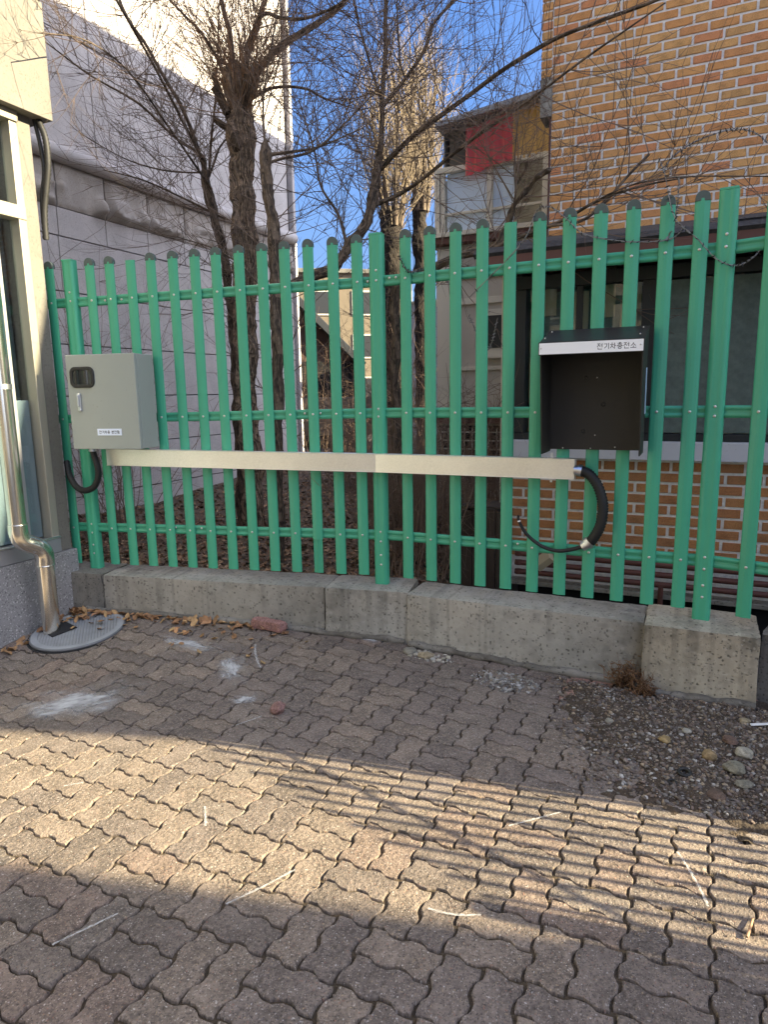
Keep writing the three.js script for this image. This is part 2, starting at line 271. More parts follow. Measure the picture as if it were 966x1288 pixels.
{
  // wave of the paver edges: two trapezoid-like swings in every cell
  const w = (s) => 0.0074 * clamp(2.3 * Math.sin(s * 4 * Math.PI), -1, 1);
  const N = 16;
  // outline of one paver inside the unit cell: orientation o (0 = long in x, 1 = long in z), half h
  function outline(o, h, gap) {
    const lo = h * 0.5, hi = lo + 0.5, pts = [], gx = gap / CX, gz = gap / CZ;
    const [u0, u1, v0, v1] = o ? [lo, hi, 0, 1] : [0, 1, lo, hi];
    const go = (ua, va, ub, vb, n) => { for (let i = 0; i < n; i++) { const t = i / n; pts.push([ua + (ub - ua) * t, va + (vb - va) * t]); } };
    const nu = o ? 8 : 16, nv = o ? 16 : 8, a = u0 + gx, b = u1 - gx, c = v0 + gz, d = v1 - gz;
    go(a, c, b, c, nu); go(b, c, b, d, nv); go(b, d, a, d, nu); go(a, d, a, c, nv);
    return pts.map(([u, v]) => [(u - 0.5) * CX + w(v), (v - 0.5) * CZ - w(u)]);
  }
  function paverGeo(o, h, uvo) {
    const rings = [[0.0072, 0], [0.0052, -0.0016], [0.0040, -0.005], [0.0038, -0.03]].map(([g, y]) => outline(o, h, g).map(([x, z]) => [x, y, z])), n = rings[0].length;
    const P = [], I = [];
    rings.forEach((r) => r.forEach((q) => P.push(...q)));
    for (let k = 0; k < rings.length - 1; k++) for (let i = 0; i < n; i++) { const a = k * n + i, b = k * n + (i + 1) % n; I.push(a, b, a + n, b, b + n, a + n); }
    const top = THREE.ShapeUtils.triangulateShape(rings[0].map(([x, , z]) => new THREE.Vector2(x, z)), []);
    const g0 = new THREE.BufferGeometry(); g0.setAttribute('position', new THREE.Float32BufferAttribute(P, 3));
    for (const [a, b, c] of top) { const ar = (P[b * 3] - P[a * 3]) * (P[c * 3 + 2] - P[a * 3 + 2]) - (P[c * 3] - P[a * 3]) * (P[b * 3 + 2] - P[a * 3 + 2]); if (ar > 0) I.push(a, c, b); else I.push(a, b, c); }
    g0.setIndex(I); const g = toCreasedNormals(g0, 0.42), p = g.attributes.position, uv = new Float32Array(p.count * 2);
    const sw = (i) => (o ? [p.getZ(i), p.getX(i)] : [p.getX(i), p.getZ(i)]);
    for (let i = 0; i < p.count; i++) { const [a, b] = sw(i); uv[i * 2] = a + uvo[0]; uv[i * 2 + 1] = b + uvo[1]; }
    g.setAttribute('uv', new THREE.BufferAttribute(uv, 2)); return g;
  }
  reseed(101);
  const geos = [0, 1].map((o) => [0, 1].map((h) => [0, 1, 2, 3, 4].map(() => paverGeo(o, h, [rnd() * 3, rnd() * 3]))));
  const tones = [[1, 1, 1], [0.91, 0.9, 0.92], [1.09, 1.06, 1.02], [0.82, 0.81, 0.82], [1.03, 0.95, 0.92], [0.93, 0.94, 0.95], [1.4, 1.0, 0.95]].map((c) => smat(paverS, 0.62, 0.0035, { roughness: 0.95, color: c }));
  const list = [], cam = camera.position;
  camera.updateMatrixWorld(true);
  const inv = camera.matrixWorld.clone().invert(), PM = new THREE.Matrix4().copy(camera.projectionMatrix);
  for (let i = -14; i <= 16; i++) for (let k = -10; k <= 14; k++) for (let h = 0; h < 2; h++) {
    const o = (i + k) & 1, x = X0 + (i + 0.5) * CX, z = Z0 + (k + 0.5) * CZ;
    if (z < -3.53 || x < -3.95) continue;
    if (x > -0.25 && z < -2.75 && rnd() < 0.8) continue;              // lifted out where the soil lies bare
    const q = V(x, 0, z).applyMatrix4(inv).applyMatrix4(PM), inside = Math.abs(q.x) < 1.08 && Math.abs(q.y) < 1.1 && q.z < 1;
    const tone = x > -0.5 && z < -3.15 ? 6 : Math.floor(clamp(fb3(x * 1.6, 0, z * 1.6, 3) * 7 - 0.6 + rr(-1, 1), 0, 5.99));
    const dx = (gy(x + 0.05, z) - gy(x - 0.05, z)) / 0.1, dz = (gy(x, z + 0.05) - gy(x, z - 0.05)) / 0.1;
    list.push({ o, h, x, z, d: inside ? Math.hypot(x - cam.x, z - cam.z) : 99 + rnd(), tone, y: gy(x, z) + rr(-0.002, 0.002), e: [-dz + rr(-0.006, 0.006), rr(-0.012, 0.012), dx + rr(-0.006, 0.006)], v: Math.floor(rnd() * 5) });
  }
  list.sort((a, b) => a.d - b.d);
  const rest = tones.map(() => []), E = new THREE.Euler(), MM = new THREE.Matrix4();
  list.forEach((q, n) => {
    if (n < 300) { const m = part('paver', geos[q.o][q.h][q.v], tones[q.tone], pavement); m.position.set(q.x, q.y, q.z); m.rotation.set(...q.e); } else {
      MM.makeRotationFromEuler(E.set(...q.e)).setPosition(q.x, q.y, q.z); rest[q.tone].push(geos[q.o][q.h][q.v].clone().applyMatrix4(MM));
    }
  });
  rest.forEach((l, i) => { if (l.length) info(part('pavers', l, tones[i], pavement), null, null, null, 'stuff'); });
}
// bare soil and gravel at the right
const dirtY = (x, z) => {
  const n = fb3(x * 5, 1, z * 5, 4), m = fb3(x * 26, 4, z * 26, 3), edge = (x + 0.46 - 0.5 * (z + 3.0)) * 1.1;
  const lim = Math.min(edge, (-2.45 - z) * 1.6, (z + 3.42) * 2.5) + (n - 0.5) * 0.7 + (m - 0.5) * 0.5;
  return -0.016 + 0.032 * sst(lim, -0.25, 0.3) + 0.013 * (fb3(x * 30, 2, z * 30, 3) - 0.5);
};
{
  const g = new THREE.PlaneGeometry(2.5, 1.25, 220, 110).rotateX(-Math.PI / 2).translate(0.62, 0, -2.95), p = g.attributes.position;
  for (let i = 0; i < p.count; i++) p.setY(i, dirtY(p.getX(i), p.getZ(i)));
  g.computeVertexNormals(); solo('dirt_patch', triUV(g), M.dirt, 'bare dark soil where paving blocks are missing at the wall', 'soil', null, 'structure');
}
// chips of gravel (nobody could count them), then single stones
function pebble(r, sq = 0.6, s = 1) { const g = new THREE.IcosahedronGeometry(r, 3), p = g.attributes.position; for (let i = 0; i < p.count; i++) { const v = V(p.getX(i), p.getY(i), p.getZ(i)), k = 0.55 + 0.9 * fb3(v.x / r * 1.0 + s * 7, v.y / r * 1.0, v.z / r * 1.0 + s, 3); p.setXYZ(i, v.x * k * 1.15, v.y * k * sq, v.z * k); } const c = toCreasedNormals(g, 0.5); return triUV(c); }
{
  reseed(55);
  const base = [1, 2, 3, 4].map((s) => { const g = new THREE.IcosahedronGeometry(1, 0), p = g.attributes.position; for (let i = 0; i < p.count; i++) { const k = 0.65 + 0.6 * n3(p.getX(i) * 2 + s * 9, p.getY(i) * 2, p.getZ(i) * 2); p.setXYZ(i, p.getX(i) * k * 1.2, p.getY(i) * k * 0.6, p.getZ(i) * k); } return (g.computeVertexNormals(), g); });
  const mk = (name, label, count, place, cols) => {
    const im = shade(new THREE.InstancedMesh(base[Math.floor(rnd() * 4)], mat({ color: 0xffffff, roughness: 0.9 }), count)), m = new THREE.Matrix4(), e = new THREE.Euler(), c = new THREE.Color(); im.name = name;
    for (let i = 0; i < count; i++) { const [x, z, r] = place(), q = cols[Math.floor(rnd() * cols.length)], k = rr(0.7, 1.2); m.makeRotationFromEuler(e.set(rr(-0.5, 0.5), rr(0, 6), rr(-0.5, 0.5))).scale(V(r, r * rr(0.7, 1.3), r * rr(0.6, 1))).setPosition(x, Math.max(gy(x, z) + 0.001, x > -0.7 && z < -2.3 ? dirtY(x, z) : -1) + r * 0.25, z); im.setMatrixAt(i, m); im.setColorAt(i, c.setRGB(q[0] * k, q[1] * k, q[2] * k)); }
    scene.add(im); info(im, label, 'gravel', null, 'stuff');
  };
  const greys = [[0.16, 0.14, 0.12], [0.1, 0.085, 0.075], [0.12, 0.095, 0.075], [0.15, 0.13, 0.11], [0.22, 0.19, 0.155], [0.1, 0.075, 0.06], [0.13, 0.1, 0.08], [0.2, 0.15, 0.1], [0.15, 0.11, 0.085], [0.16, 0.12, 0.1], [0.28, 0.22, 0.15], [0.12, 0.1, 0.09], [0.36, 0.34, 0.31], [0.17, 0.12, 0.085]];
  mk('gravel', 'loose mixed gravel scattered over the bare soil by the wall', 16000, () => { const z = -3.42 + 0.98 * rnd(), x = -0.50 + 1.6 * Math.pow(rnd(), 0.9) + 0.3 * (z + 3.2) + rr(-0.14, 0.14); return [x, z, 0.0022 + 0.0085 * rnd() ** 2.4]; }, greys);
  mk('gravel', 'small heap of pale stone chips on the paving below the middle wall', 420, () => { const a = rnd() * 6.3, r = 0.17 * Math.pow(rnd(), 0.8); return [-0.84 + r * Math.cos(a) * 1.1, -3.24 + r * Math.sin(a) * 0.75, 0.003 + 0.009 * rnd() ** 2]; }, [[0.28, 0.26, 0.23], [0.2, 0.19, 0.17], [0.36, 0.35, 0.33], [0.22, 0.18, 0.13], [0.12, 0.11, 0.1]]);
  mk('gravel', 'broken mortar crumbs on the paving at the wall joint', 110, () => { const a = rnd() * 6.3, r = 0.13 * Math.sqrt(rnd()); return [-1.32 + r * Math.cos(a) * 1.2, -3.37 + r * Math.sin(a) * 0.5, 0.003 + 0.014 * rnd() ** 2]; }, [[0.42, 0.39, 0.33], [0.3, 0.29, 0.26], [0.36, 0.33, 0.26]]);
  mk('gravel', 'fine grit strewn over the shaded paving blocks', 900, () => [rr(-3.6, 0.3), rr(-3.35, -1.0), 0.0012 + 0.003 * rnd() ** 3], greys);
  for (const [x, z, r, col, label, sq] of [
    [0.12, -2.83, 0.035, [0.36, 0.27, 0.16], 'round tan pebble near the middle of the bare soil', 0.75], [0.25, -2.90, 0.04, [0.45, 0.43, 0.38], 'pale angular stone beyond the grey lumps on the bare soil', 0.6],
    [0.21, -2.77, 0.045, [0.28, 0.27, 0.23], 'mottled grey lump of stone beside the tan pebble', 0.55], [-0.05, -2.90, 0.027, [0.4, 0.3, 0.16], 'small oval ochre pebble at the left of the bare soil', 0.6],
    [0.24, -2.66, 0.032, [0.26, 0.25, 0.22], 'flat grey stone nearest the viewer on the bare soil', 0.4], [0.27, -3.22, 0.024, [0.42, 0.36, 0.26], 'cream pebble below the end of the wall block', 0.6],
    [0.20, -3.0, 0.036, [0.2, 0.13, 0.11], 'reddish flat stone behind the pale angular stone', 0.4], [0.03, -3.02, 0.022, [0.5, 0.49, 0.46], 'small white stone among gravel near the wall', 0.6],
    [0.14, -2.58, 0.042, [0.16, 0.11, 0.09], 'broken brown paving fragment at the front of the soil', 0.35], [-1.44, -3.38, 0.05, [0.3, 0.29, 0.27], 'flat grey mortar piece at the wall joint', 0.35], [-1.33, -3.36, 0.046, [0.42, 0.36, 0.27], 'tan mortar piece right of the flat grey one', 0.5],
    [-0.29, -2.98, 0.02, [0.33, 0.32, 0.29], 'grey pebble at the left edge of the soil', 0.6]]) {
    const m = solo('stone', pebble(r * 0.82, sq, x * 9 + z), smat(concS, 0.35, 0.003, { color: col.map((q) => q * 2.4), roughness: 0.9 }), label, 'stone', 'loose stones by the wall'); m.position.set(x, Math.max(gy(x, z), x > -0.5 ? dirtY(x, z) : -1) + r * sq * 0.4, z); m.rotation.y = x * 40;
  }
  const b = roughBox(0.235, 0.062, 0.075, 0, 0, 0, 0.008, 0.014, 4, 22), bm = solo('brick_fragment', b, smat(paverS, 0.5, 0.004, { color: [1.9, 1.25, 1.3], roughness: 0.95 }), 'long pink broken brick lying in front of the left wall', 'brick'); bm.position.set(-2.36, gy(-2.36, -3.3) + 0.034, -3.3); bm.rotation.y = -0.06;
  const c = solo('brick_chip', pebble(0.036, 0.85, 3), smat(paverS, 0.5, 0.004, { color: [1.5, 1.05, 1.1], roughness: 0.95 }), 'small pinkish brick chip alone on the shaded paving', 'brick'); c.position.set(-1.75, 0.024, -2.48); c.rotation.z = 0.5;
}
// chalk strokes, cement dust
{
  reseed(77);
  const chalkM = mat({ color: [0.62, 0.61, 0.6], roughness: 1, transparent: true, alphaMap: (() => { const t = surf(128, (u, v) => { const e = 1 - Math.abs(v - 0.5) * 2, a = 0.62 * sst(e * 1.0 + (tfb(u, v, 12, 201, 4) - 0.5) * 2.0, 0.25, 0.95); return [a, a, a, a]; }, {}); return t.bump; })() });
  const strip = (a, b, w, bend = 0) => {
    const n = 24, P = [], U = [], I = [], dx = b[0] - a[0], dz = b[1] - a[1], l = Math.hypot(dx, dz);
    for (let i = 0; i <= n; i++) for (const s of [-1, 1]) { const t = i / n, k = bend * Math.sin(t * Math.PI), x = a[0] + dx * t - dz / l * (s * w / 2 + k), z = a[1] + dz * t + dx / l * (s * w / 2 + k); P.push(x, gy(x, z) + 0.0046, z); U.push(t * l / 0.12, (s + 1) / 2); }
    for (let i = 0; i < n; i++) { const q = i * 2; I.push(q, q + 1, q + 2, q + 1, q + 3, q + 2); }
    const g = new THREE.BufferGeometry(); g.setAttribute('position', new THREE.Float32BufferAttribute(P, 3)); g.setAttribute('uv', new THREE.Float32BufferAttribute(U, 2)); g.setIndex(I); g.computeVertexNormals(); return g;
  };
  for (const [a, b, w, bend, label] of [
    [[-1.55, -1.07], [-1.47, -1.23], 0.012, 0, 'straight white chalk stroke nearest the lower left of the paving'], [[-1.2, -1.39], [-1.09, -1.6], 0.012, 0.004, 'white chalk stroke crossing two blocks in the middle foreground'],
    [[-0.52, -2.09], [-0.37, -2.24], 0.012, 0, 'white chalk stroke in the striped shade right of centre'], [[0.02, -2.18], [0.11, -1.96], 0.013, -0.006, 'white chalk stroke at the far right among the shadow stripes'],
    [[-0.64, -1.62], [-0.49, -1.66], 0.013, 0.012, 'curved white chalk stroke in front of the dark joint at centre'], [[-1.58, -1.75], [-1.5, -1.66], 0.014, 0, 'faint upright chalk dab in the sunlit paving'],
    [[-2.3, -3.07], [-2.1, -2.84], 0.018, 0.012, 'crooked chalk mark below the pink brick'], [[-2.18, -1.63], [-2.13, -1.68], 0.012, 0, 'short chalk tick in the sunlit paving at left'], [[-1.86, -2.3], [-1.8, -2.42], 0.012, 0, 'thin chalk scratch in the shaded paving left of centre']])
    solo('chalk_mark', strip(a, b, w, bend), chalkM, label, 'chalk mark', 'chalk strokes on the paving');
  const dustTex = surf(256, (u, v) => { const d = Math.hypot((u - 0.5) * 2, (v - 0.5) * 2), a = clamp(sst(1 - d + (tfb(u, v, 6, 211, 5) - 0.5) * 1.5, 0.1, 1.15) * 0.72 * (0.4 + tfb(u, v, 24, 215, 3))) * (d > 0.97 ? 0 : 1); return [a, a, a, a]; }, {}).bump;
  const dustM = mat({ color: [0.52, 0.52, 0.53], roughness: 1, transparent: true, alphaMap: dustTex });
  const patch = (x, z, w, d, ry) => { const g = new THREE.PlaneGeometry(w, d, 14, 14).rotateX(-Math.PI / 2).rotateY(ry).translate(x, 0, z), p = g.attributes.position; for (let i = 0; i < p.count; i++) p.setY(i, gy(p.getX(i), p.getZ(i)) + 0.0042); g.computeVertexNormals(); return g; };
  for (const [x, z, w, d, ry, label] of [[-2.76, -2.18, 0.72, 0.46, 0.9, 'wide smear of white cement dust on the paving at left'], [-2.68, -2.93, 0.62, 0.16, 0.0, 'long thin smear of cement dust behind the chip'], [-2.25, -2.78, 0.44, 0.2, -0.7, 'bent smear of cement dust beside the crooked chalk mark'], [-1.98, -2.53, 0.2, 0.13, 0.9, 'small white dust patch next to the brick chip'], [-1.72, -3.44, 0.2, 0.1, 0, 'pale mortar smear at the foot of the wall crack']])
    info(solo('cement_dust', patch(x, z, w, d, ry), dustM, label, 'dust', 'cement dust smears'), null, null, null, 'stuff');
}

// ───────────── concrete base wall ─────────────
const BEND = [-1.7181, -3.6], AL = 0.1919, A3 = -0.258, PX2 = 0.066;     // the fence line bends at two posts
const leftFrame = (g) => { g.position.set(BEND[0], 0, BEND[1]); g.rotation.y = AL; return g; };
{
  const wall = thing('concrete_wall', 'low weathered concrete base wall under the green fence', 'wall', [0, 0, 0]);
  const L = new THREE.Group();
  const seg = (geo, m, left, label) => { const o = part('wall_segment', geo, m, wall, label); if (left) { o.position.set(BEND[0], 0, BEND[1]); o.rotation.y = AL; } return o; };
  const rb = (x0, x1, y1, z0, z1, sd, amp = 0.005) => roughBox(x1 - x0, y1 + 0.12, z1 - z0, (x0 + x1) / 2, (y1 - 0.12) / 2, (z0 + z1) / 2, amp, 0.022, sd);
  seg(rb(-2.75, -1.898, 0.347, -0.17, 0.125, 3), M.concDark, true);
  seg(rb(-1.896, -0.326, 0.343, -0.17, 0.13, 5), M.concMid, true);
  seg(rb(-0.324, 0.20, 0.345, -0.17, 0.142, 7), M.conc, true, 'paler wall piece with a crack at its left end');
  seg(rb(-1.50, -0.191, 0.340, -3.78, -3.478, 9), M.conc, false);
  seg(rb(-0.19, 0.325, 0.352, -3.79, -3.415, 11, 0.006), M.concWarm, false, 'thicker protruding wall block with a tan patch');
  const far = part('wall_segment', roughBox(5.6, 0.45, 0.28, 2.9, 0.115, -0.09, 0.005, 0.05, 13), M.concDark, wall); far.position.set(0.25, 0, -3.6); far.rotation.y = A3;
  // mortar bead where the wall meets the paving
  const bead = (a, b, sd) => { const pts = [], rad = []; for (let i = 0; i <= 60; i++) { const t = i / 60, x = a[0] + (b[0] - a[0]) * t, z = a[1] + (b[1] - a[1]) * t; pts.push(V(x, gy(x, z) + 0.004 + 0.016 * fb3(x * 14, sd, 1, 2), z + 0.018 * (fb3(x * 11, sd, 5, 3) - 0.3))); rad.push(0.010 + 0.022 * fb3(x * 17, sd, 9, 3)); } return new Tubes().add(pts, rad, 7).geo(); };
  part('mortar_bead', bead([-1.48, -3.47], [-0.2, -3.47], 3), M.concDark, wall); part('mortar_bead', bead([-0.2, -3.41], [0.32, -3.41], 8), M.concDark, wall); part('mortar_bead', bead([-3.7, -3.09], [-1.52, -3.5], 5), M.concDark, wall);
  // cracks that run down the face
  const crack = (x, y1, z, sd, y0 = 0.03) => { const pts = []; for (let i = 0; i <= 14; i++) { const t = i / 14; pts.push(V(x + 0.03 * (fb3(t * 4, sd, 0, 3) - 0.5), y1 + (y0 - y1) * t, z)); } return new Tubes().add(pts, pts.map((_, i) => 0.0016 + 0.002 * n3(i * 0.7, sd, 3)), 4).geo(); };
  const ck = part('crack', crack(-0.327, 0.34, 0.137, 2), M.crack, wall); leftFrame(ck);
  const ck2 = part('crack', crack(-1.897, 0.335, 0.128, 6), M.crack, wall); leftFrame(ck2);
}

// ───────────── fence ─────────────
{
  const fence = thing('steel_fence', 'green painted steel pale fence with rounded pales on a concrete base', 'fence', [BEND[0], 0.34, BEND[1]]);
  const prof = [[-0.031, -0.006], [-0.031, -0.003], [-0.028, 0], [-0.017, 0.0006], [-0.010, 0.002], [-0.004, 0.004], [0, 0.0045], [0.004, 0.004], [0.010, 0.002], [0.017, 0.0006], [0.028, 0], [0.031, -0.003], [0.031, -0.006]].map(([a, b]) => [a, b - 0.0045]);
  const paleG = sheetY(prof, -0.0022, 1.965), shortG = sheetY(prof, -0.0022, 1.75);
  const pp = [[-0.037, -0.045], [-0.037, -0.004], [-0.033, 0], [-0.012, 0], [-0.007, -0.0018], [0.007, -0.0018], [0.012, 0], [0.033, 0], [0.037, -0.004], [0.037, -0.045]].map(([a, b]) => [a, b + 0.002]);
  const postG = sheetY(pp, -0.003, 2.05);
  const cs = new THREE.Shape(); cs.moveTo(-0.0308, 0); cs.lineTo(0.0308, 0); cs.lineTo(0.0308, 0.013); cs.absarc(0, 0.012, 0.0308, 0.04, Math.PI - 0.04, false); cs.lineTo(-0.0308, 0);
  const capG = toCreasedNormals(new THREE.ExtrudeGeometry(cs, { depth: 0.020, bevelEnabled: true, bevelSize: 0.002, bevelThickness: 0.005, bevelSegments: 2, curveSegments: 14 }).translate(0, 0, -0.024), 0.6);
  const boltG = new THREE.SphereGeometry(0.0078, 10, 6, 0, Math.PI * 2, 0, Math.PI / 2).scale(1, 0.6, 1).rotateX(Math.PI / 2);
  const bigBolt = merge([new THREE.SphereGeometry(0.0085, 10, 6, 0, Math.PI * 2, 0, Math.PI / 2).scale(1, 0.8, 1).rotateX(Math.PI / 2).translate(0, 0, 0.002), new THREE.CylinderGeometry(0.0105, 0.0105, 0.003, 14).rotateX(Math.PI / 2)]);
  const holeG = new THREE.CylinderGeometry(0.0062, 0.0062, 0.002, 12).rotateX(Math.PI / 2);
  const RY = [2.139 - 0.34, 1.391 - 0.34, 0.651 - 0.34];
  const rp = [[-0.027, -0.02], [-0.027, -0.003], [-0.024, 0], [-0.012, 0], [-0.006, -0.006], [0.006, -0.006], [0.012, 0], [0.024, 0], [0.027, -0.003], [0.027, -0.02]];
  const railG = (l) => { const g = sheetY(rp, -0.0022, l); g.rotateZ(-Math.PI / 2); return triUV(g); };   // runs along +x
  reseed(31);
  function pale(x, z, ry, { cap = true, dy = 0, bolts = true, short = false, name = 'pale' } = {}) {
    const p = part(name, short ? shortG : paleG, M.green, fence); p.position.set(x, (short ? 0.275 : 0.06) + dy, z); p.rotation.y = ry; p.rotation.z = rr(-0.002, 0.002);
    const b0 = short ? -0.215 : 0;
    if (cap) part('cap', capG, M.cap, p).position.set(0, 1.955 + b0, 0);
    if (bolts) for (const y of RY) { if (short && y < 0.33) continue; part('bolt', boltG, M.bolt, p).position.set(rr(-0.002, 0.002), y - 0.06 + b0, 0.0002); }
    return p;
  }
  function post(x, z, ry, dy = 0, bolts = true) {
    const p = part('post', postG, M.green, fence); p.position.set(x, dy, z); p.rotation.y = ry;
    part('post_lid', bx(0.08, 0.012, 0.052, 0, 2.052, -0.02, 0.003), M.green, p);
    if (bolts) {
      for (const y of [2.0, 1.945]) part('bolt_hole', holeG, M.hole, p).position.set(0.003, y, -0.0012);
      for (const y of [1.855, 1.80, 1.075, 1.03, 0.335, 0.275, 0.19, 0.13]) part('bolt', bigBolt, M.bolt, p).position.set(0.002, y, -0.002);
    }
    return p;
  }
  const ca = Math.cos(AL), sa = Math.sin(AL), c3 = Math.cos(A3), s3 = Math.sin(A3);
  const onLeft = (s) => [-ca * s, sa * s], on3 = (s) => [PX2 - BEND[0] + c3 * s, -s3 * s];
  // left run
  for (let i = 0; i < 13; i++) { const s = 0.1134 + i * 0.1479, [x, z] = onLeft(s); if (i === 2) { pale(x, z, AL, { dy: -0.009 * s, short: true }); const q = part('broken_pale_end', sheetY([[-0.03, -0.014], [-0.012, -0.016], [0, -0.010], [0.012, -0.016], [0.03, -0.014]], -0.002, 0.235), M.greenRail, fence, 'torn lower end of a pale'); q.position.set(x, 0.055, z + 0.004); q.rotation.y = AL; } else pale(x, z, AL, { dy: -0.009 * s, cap: i !== 10 }); }
  { const [x, z] = onLeft(2.045); post(x, z, AL, -0.015); const [x2, z2] = onLeft(2.188); pale(x2, z2, AL, { dy: -0.02 }); const [x3, z3] = onLeft(2.34); pale(x3, z3, AL, { dy: -0.02 }); }
  // centre post, right run, right post
  post(0, 0.004, AL / 2);
  for (let i = 0; i < 11; i++) pale(0.1773 + i * 0.1499, 0, 0, { cap: i !== 4 });
  post(PX2 - BEND[0], 0.004, A3 / 2);
  // the run that carries on past the right edge
  for (let i = 0; i < 6; i++) { const [x, z] = on3(0.19 + i * 0.15); pale(x, z, A3, { bolts: i < 2 }); }
  { const [x, z] = on3(1.07); post(x, z, A3, 0, false); }
  // rails behind the pales
  for (const y of RY) {
    const l = part('rail', railG(2.45), M.greenRail, fence); l.position.set(...[onLeft(2.42)[0], y - 0.022, onLeft(2.42)[1]]); l.rotation.set(0, AL, 0.009); l.translateZ(-0.0185);
    const r = part('rail', railG(PX2 - BEND[0] - 0.01), M.greenRail, fence); r.position.set(0.004, y, -0.0185);
    const t = part('rail', railG(1.1), M.greenRail, fence); t.position.set(PX2 - BEND[0] + 0.004, y, -0.0185); t.rotation.y = A3;
  }
  for (const [x, y] of [[0.075, RY[0]], [0.115, RY[0]], [0.84, RY[2]], [0.90, RY[2]]]) part('bolt', boltG, M.bolt, fence).position.set(x, y + 0.012, -0.018);
  for (const [s, y] of [[0.055, RY[0]], [1.87, RY[0] - 0.02], [1.80, RY[0] - 0.02], [1.68, RY[0] - 0.02], [0.42, RY[1]], [0.47, RY[1]], [0.37, RY[1]], [1.41, RY[2]], [1.29, RY[2]], [1.22, RY[2]]]) { const [x, z] = onLeft(s), b = part('bolt', boltG, M.bolt, fence); b.position.set(x, y + 0.002, z); b.rotation.y = AL; b.translateZ(-0.018); }
}

// bar railing that carries on beyond the right edge; its bars stripe the sunlit paving
{
  const b = thing('bar_railing', 'dark steel bar railing carrying on from the green fence beyond the right edge', 'railing', [PX2 + Math.cos(A3) * 1.12, 0.34, -3.6 - Math.sin(A3) * 1.12], A3);
  const bar = cyl(0.0105, 0.0105, 2.0, 0, 1.06, 0, 8), bp = bx(0.07, 2.15, 0.05, 0, 1.05, 0, 0.003);
  for (let i = 0; i < 38; i++) part(i % 13 === 12 ? 'post' : 'bar', i % 13 === 12 ? bp : bar, M.iron, b).position.x = 0.05 + i * 0.136;
  for (const y of [0.25, 1.86]) part('rail', span(0, 5.2, y, y + 0.014, -0.028, -0.014, 0.002), M.iron, b);
}

// ───────────── lettering drawn stroke by stroke ─────────────
function hangul(c, jamo, x, y, s) {   // jamo: list of [shape, x0, y0, x1, y1] inside the unit box
  const L = (b, pts) => { c.beginPath(); pts.forEach(([u, v], i) => { const X = x + s * (b[0] + (b[2] - b[0]) * u), Y = y + s * (b[1] + (b[3] - b[1]) * v); i ? c.lineTo(X, Y) : c.moveTo(X, Y); }); c.stroke(); };
  const O = (b) => { c.beginPath(); c.ellipse(x + s * (b[0] + b[2]) / 2, y + s * (b[1] + b[3]) / 2, s * (b[2] - b[0]) / 2, s * (b[3] - b[1]) / 2, 0, 0, 7); c.stroke(); };
  const D = {
    j: (b) => { L(b, [[0, 0.08], [1, 0.08]]); L(b, [[0.52, 0.08], [0.45, 0.5], [0, 1]]); L(b, [[0.5, 0.45], [1, 1]]); },
    ch: (b) => { L(b, [[0.3, 0], [0.7, 0]]); L(b, [[0, 0.28], [1, 0.28]]); L(b, [[0.52, 0.28], [0.4, 0.65], [0, 1]]); L(b, [[0.5, 0.55], [1, 1]]); },
    s: (b) => { L(b, [[0.5, 0], [0.42, 0.45], [0, 1]]); L(b, [[0.48, 0.4], [1, 1]]); },
    g: (b) => L(b, [[0, 0.05], [0.95, 0.05], [0.8, 0.6], [0.15, 1]]), n: (b) => L(b, [[0, 0], [0, 0.95], [1, 0.95]]),
    i: (b) => L(b, [[0.5, 0], [0.5, 1]]), eo: (b) => { L(b, [[1, 0], [1, 1]]); L(b, [[0, 0.42], [1, 0.42]]); }, a: (b) => { L(b, [[0, 0], [0, 1]]); L(b, [[0, 0.45], [1, 0.45]]); },
    u: (b) => { L(b, [[0, 0], [1, 0]]); L(b, [[0.5, 0], [0.5, 1]]); }, o: (b) => { L(b, [[0.5, 0], [0.5, 1]]); L(b, [[0, 1], [1, 1]]); }, yo: (b) => { L(b, [[0.3, 0], [0.3, 1]]); L(b, [[0.7, 0], [0.7, 1]]); L(b, [[0, 1], [1, 1]]); },
    ng: O, b: (b) => { L(b, [[0, 0], [0, 1], [1, 1], [1, 0]]); L(b, [[0, 0.5], [1, 0.5]]); }, m: (b) => L(b, [[0, 0], [1, 0], [1, 1], [0, 1], [0, 0], [1, 0]]), h: (b) => { L(b, [[0.3, 0], [0.7, 0]]); L(b, [[0, 0.25], [1, 0.25]]); O([b[0] + 0.1 * (b[2] - b[0]), b[1] + 0.42 * (b[3] - b[1]), b[2] - 0.1 * (b[2] - b[0]), b[3]]); },
  };
  for (const [k, ...b] of jamo) D[k](b);
}
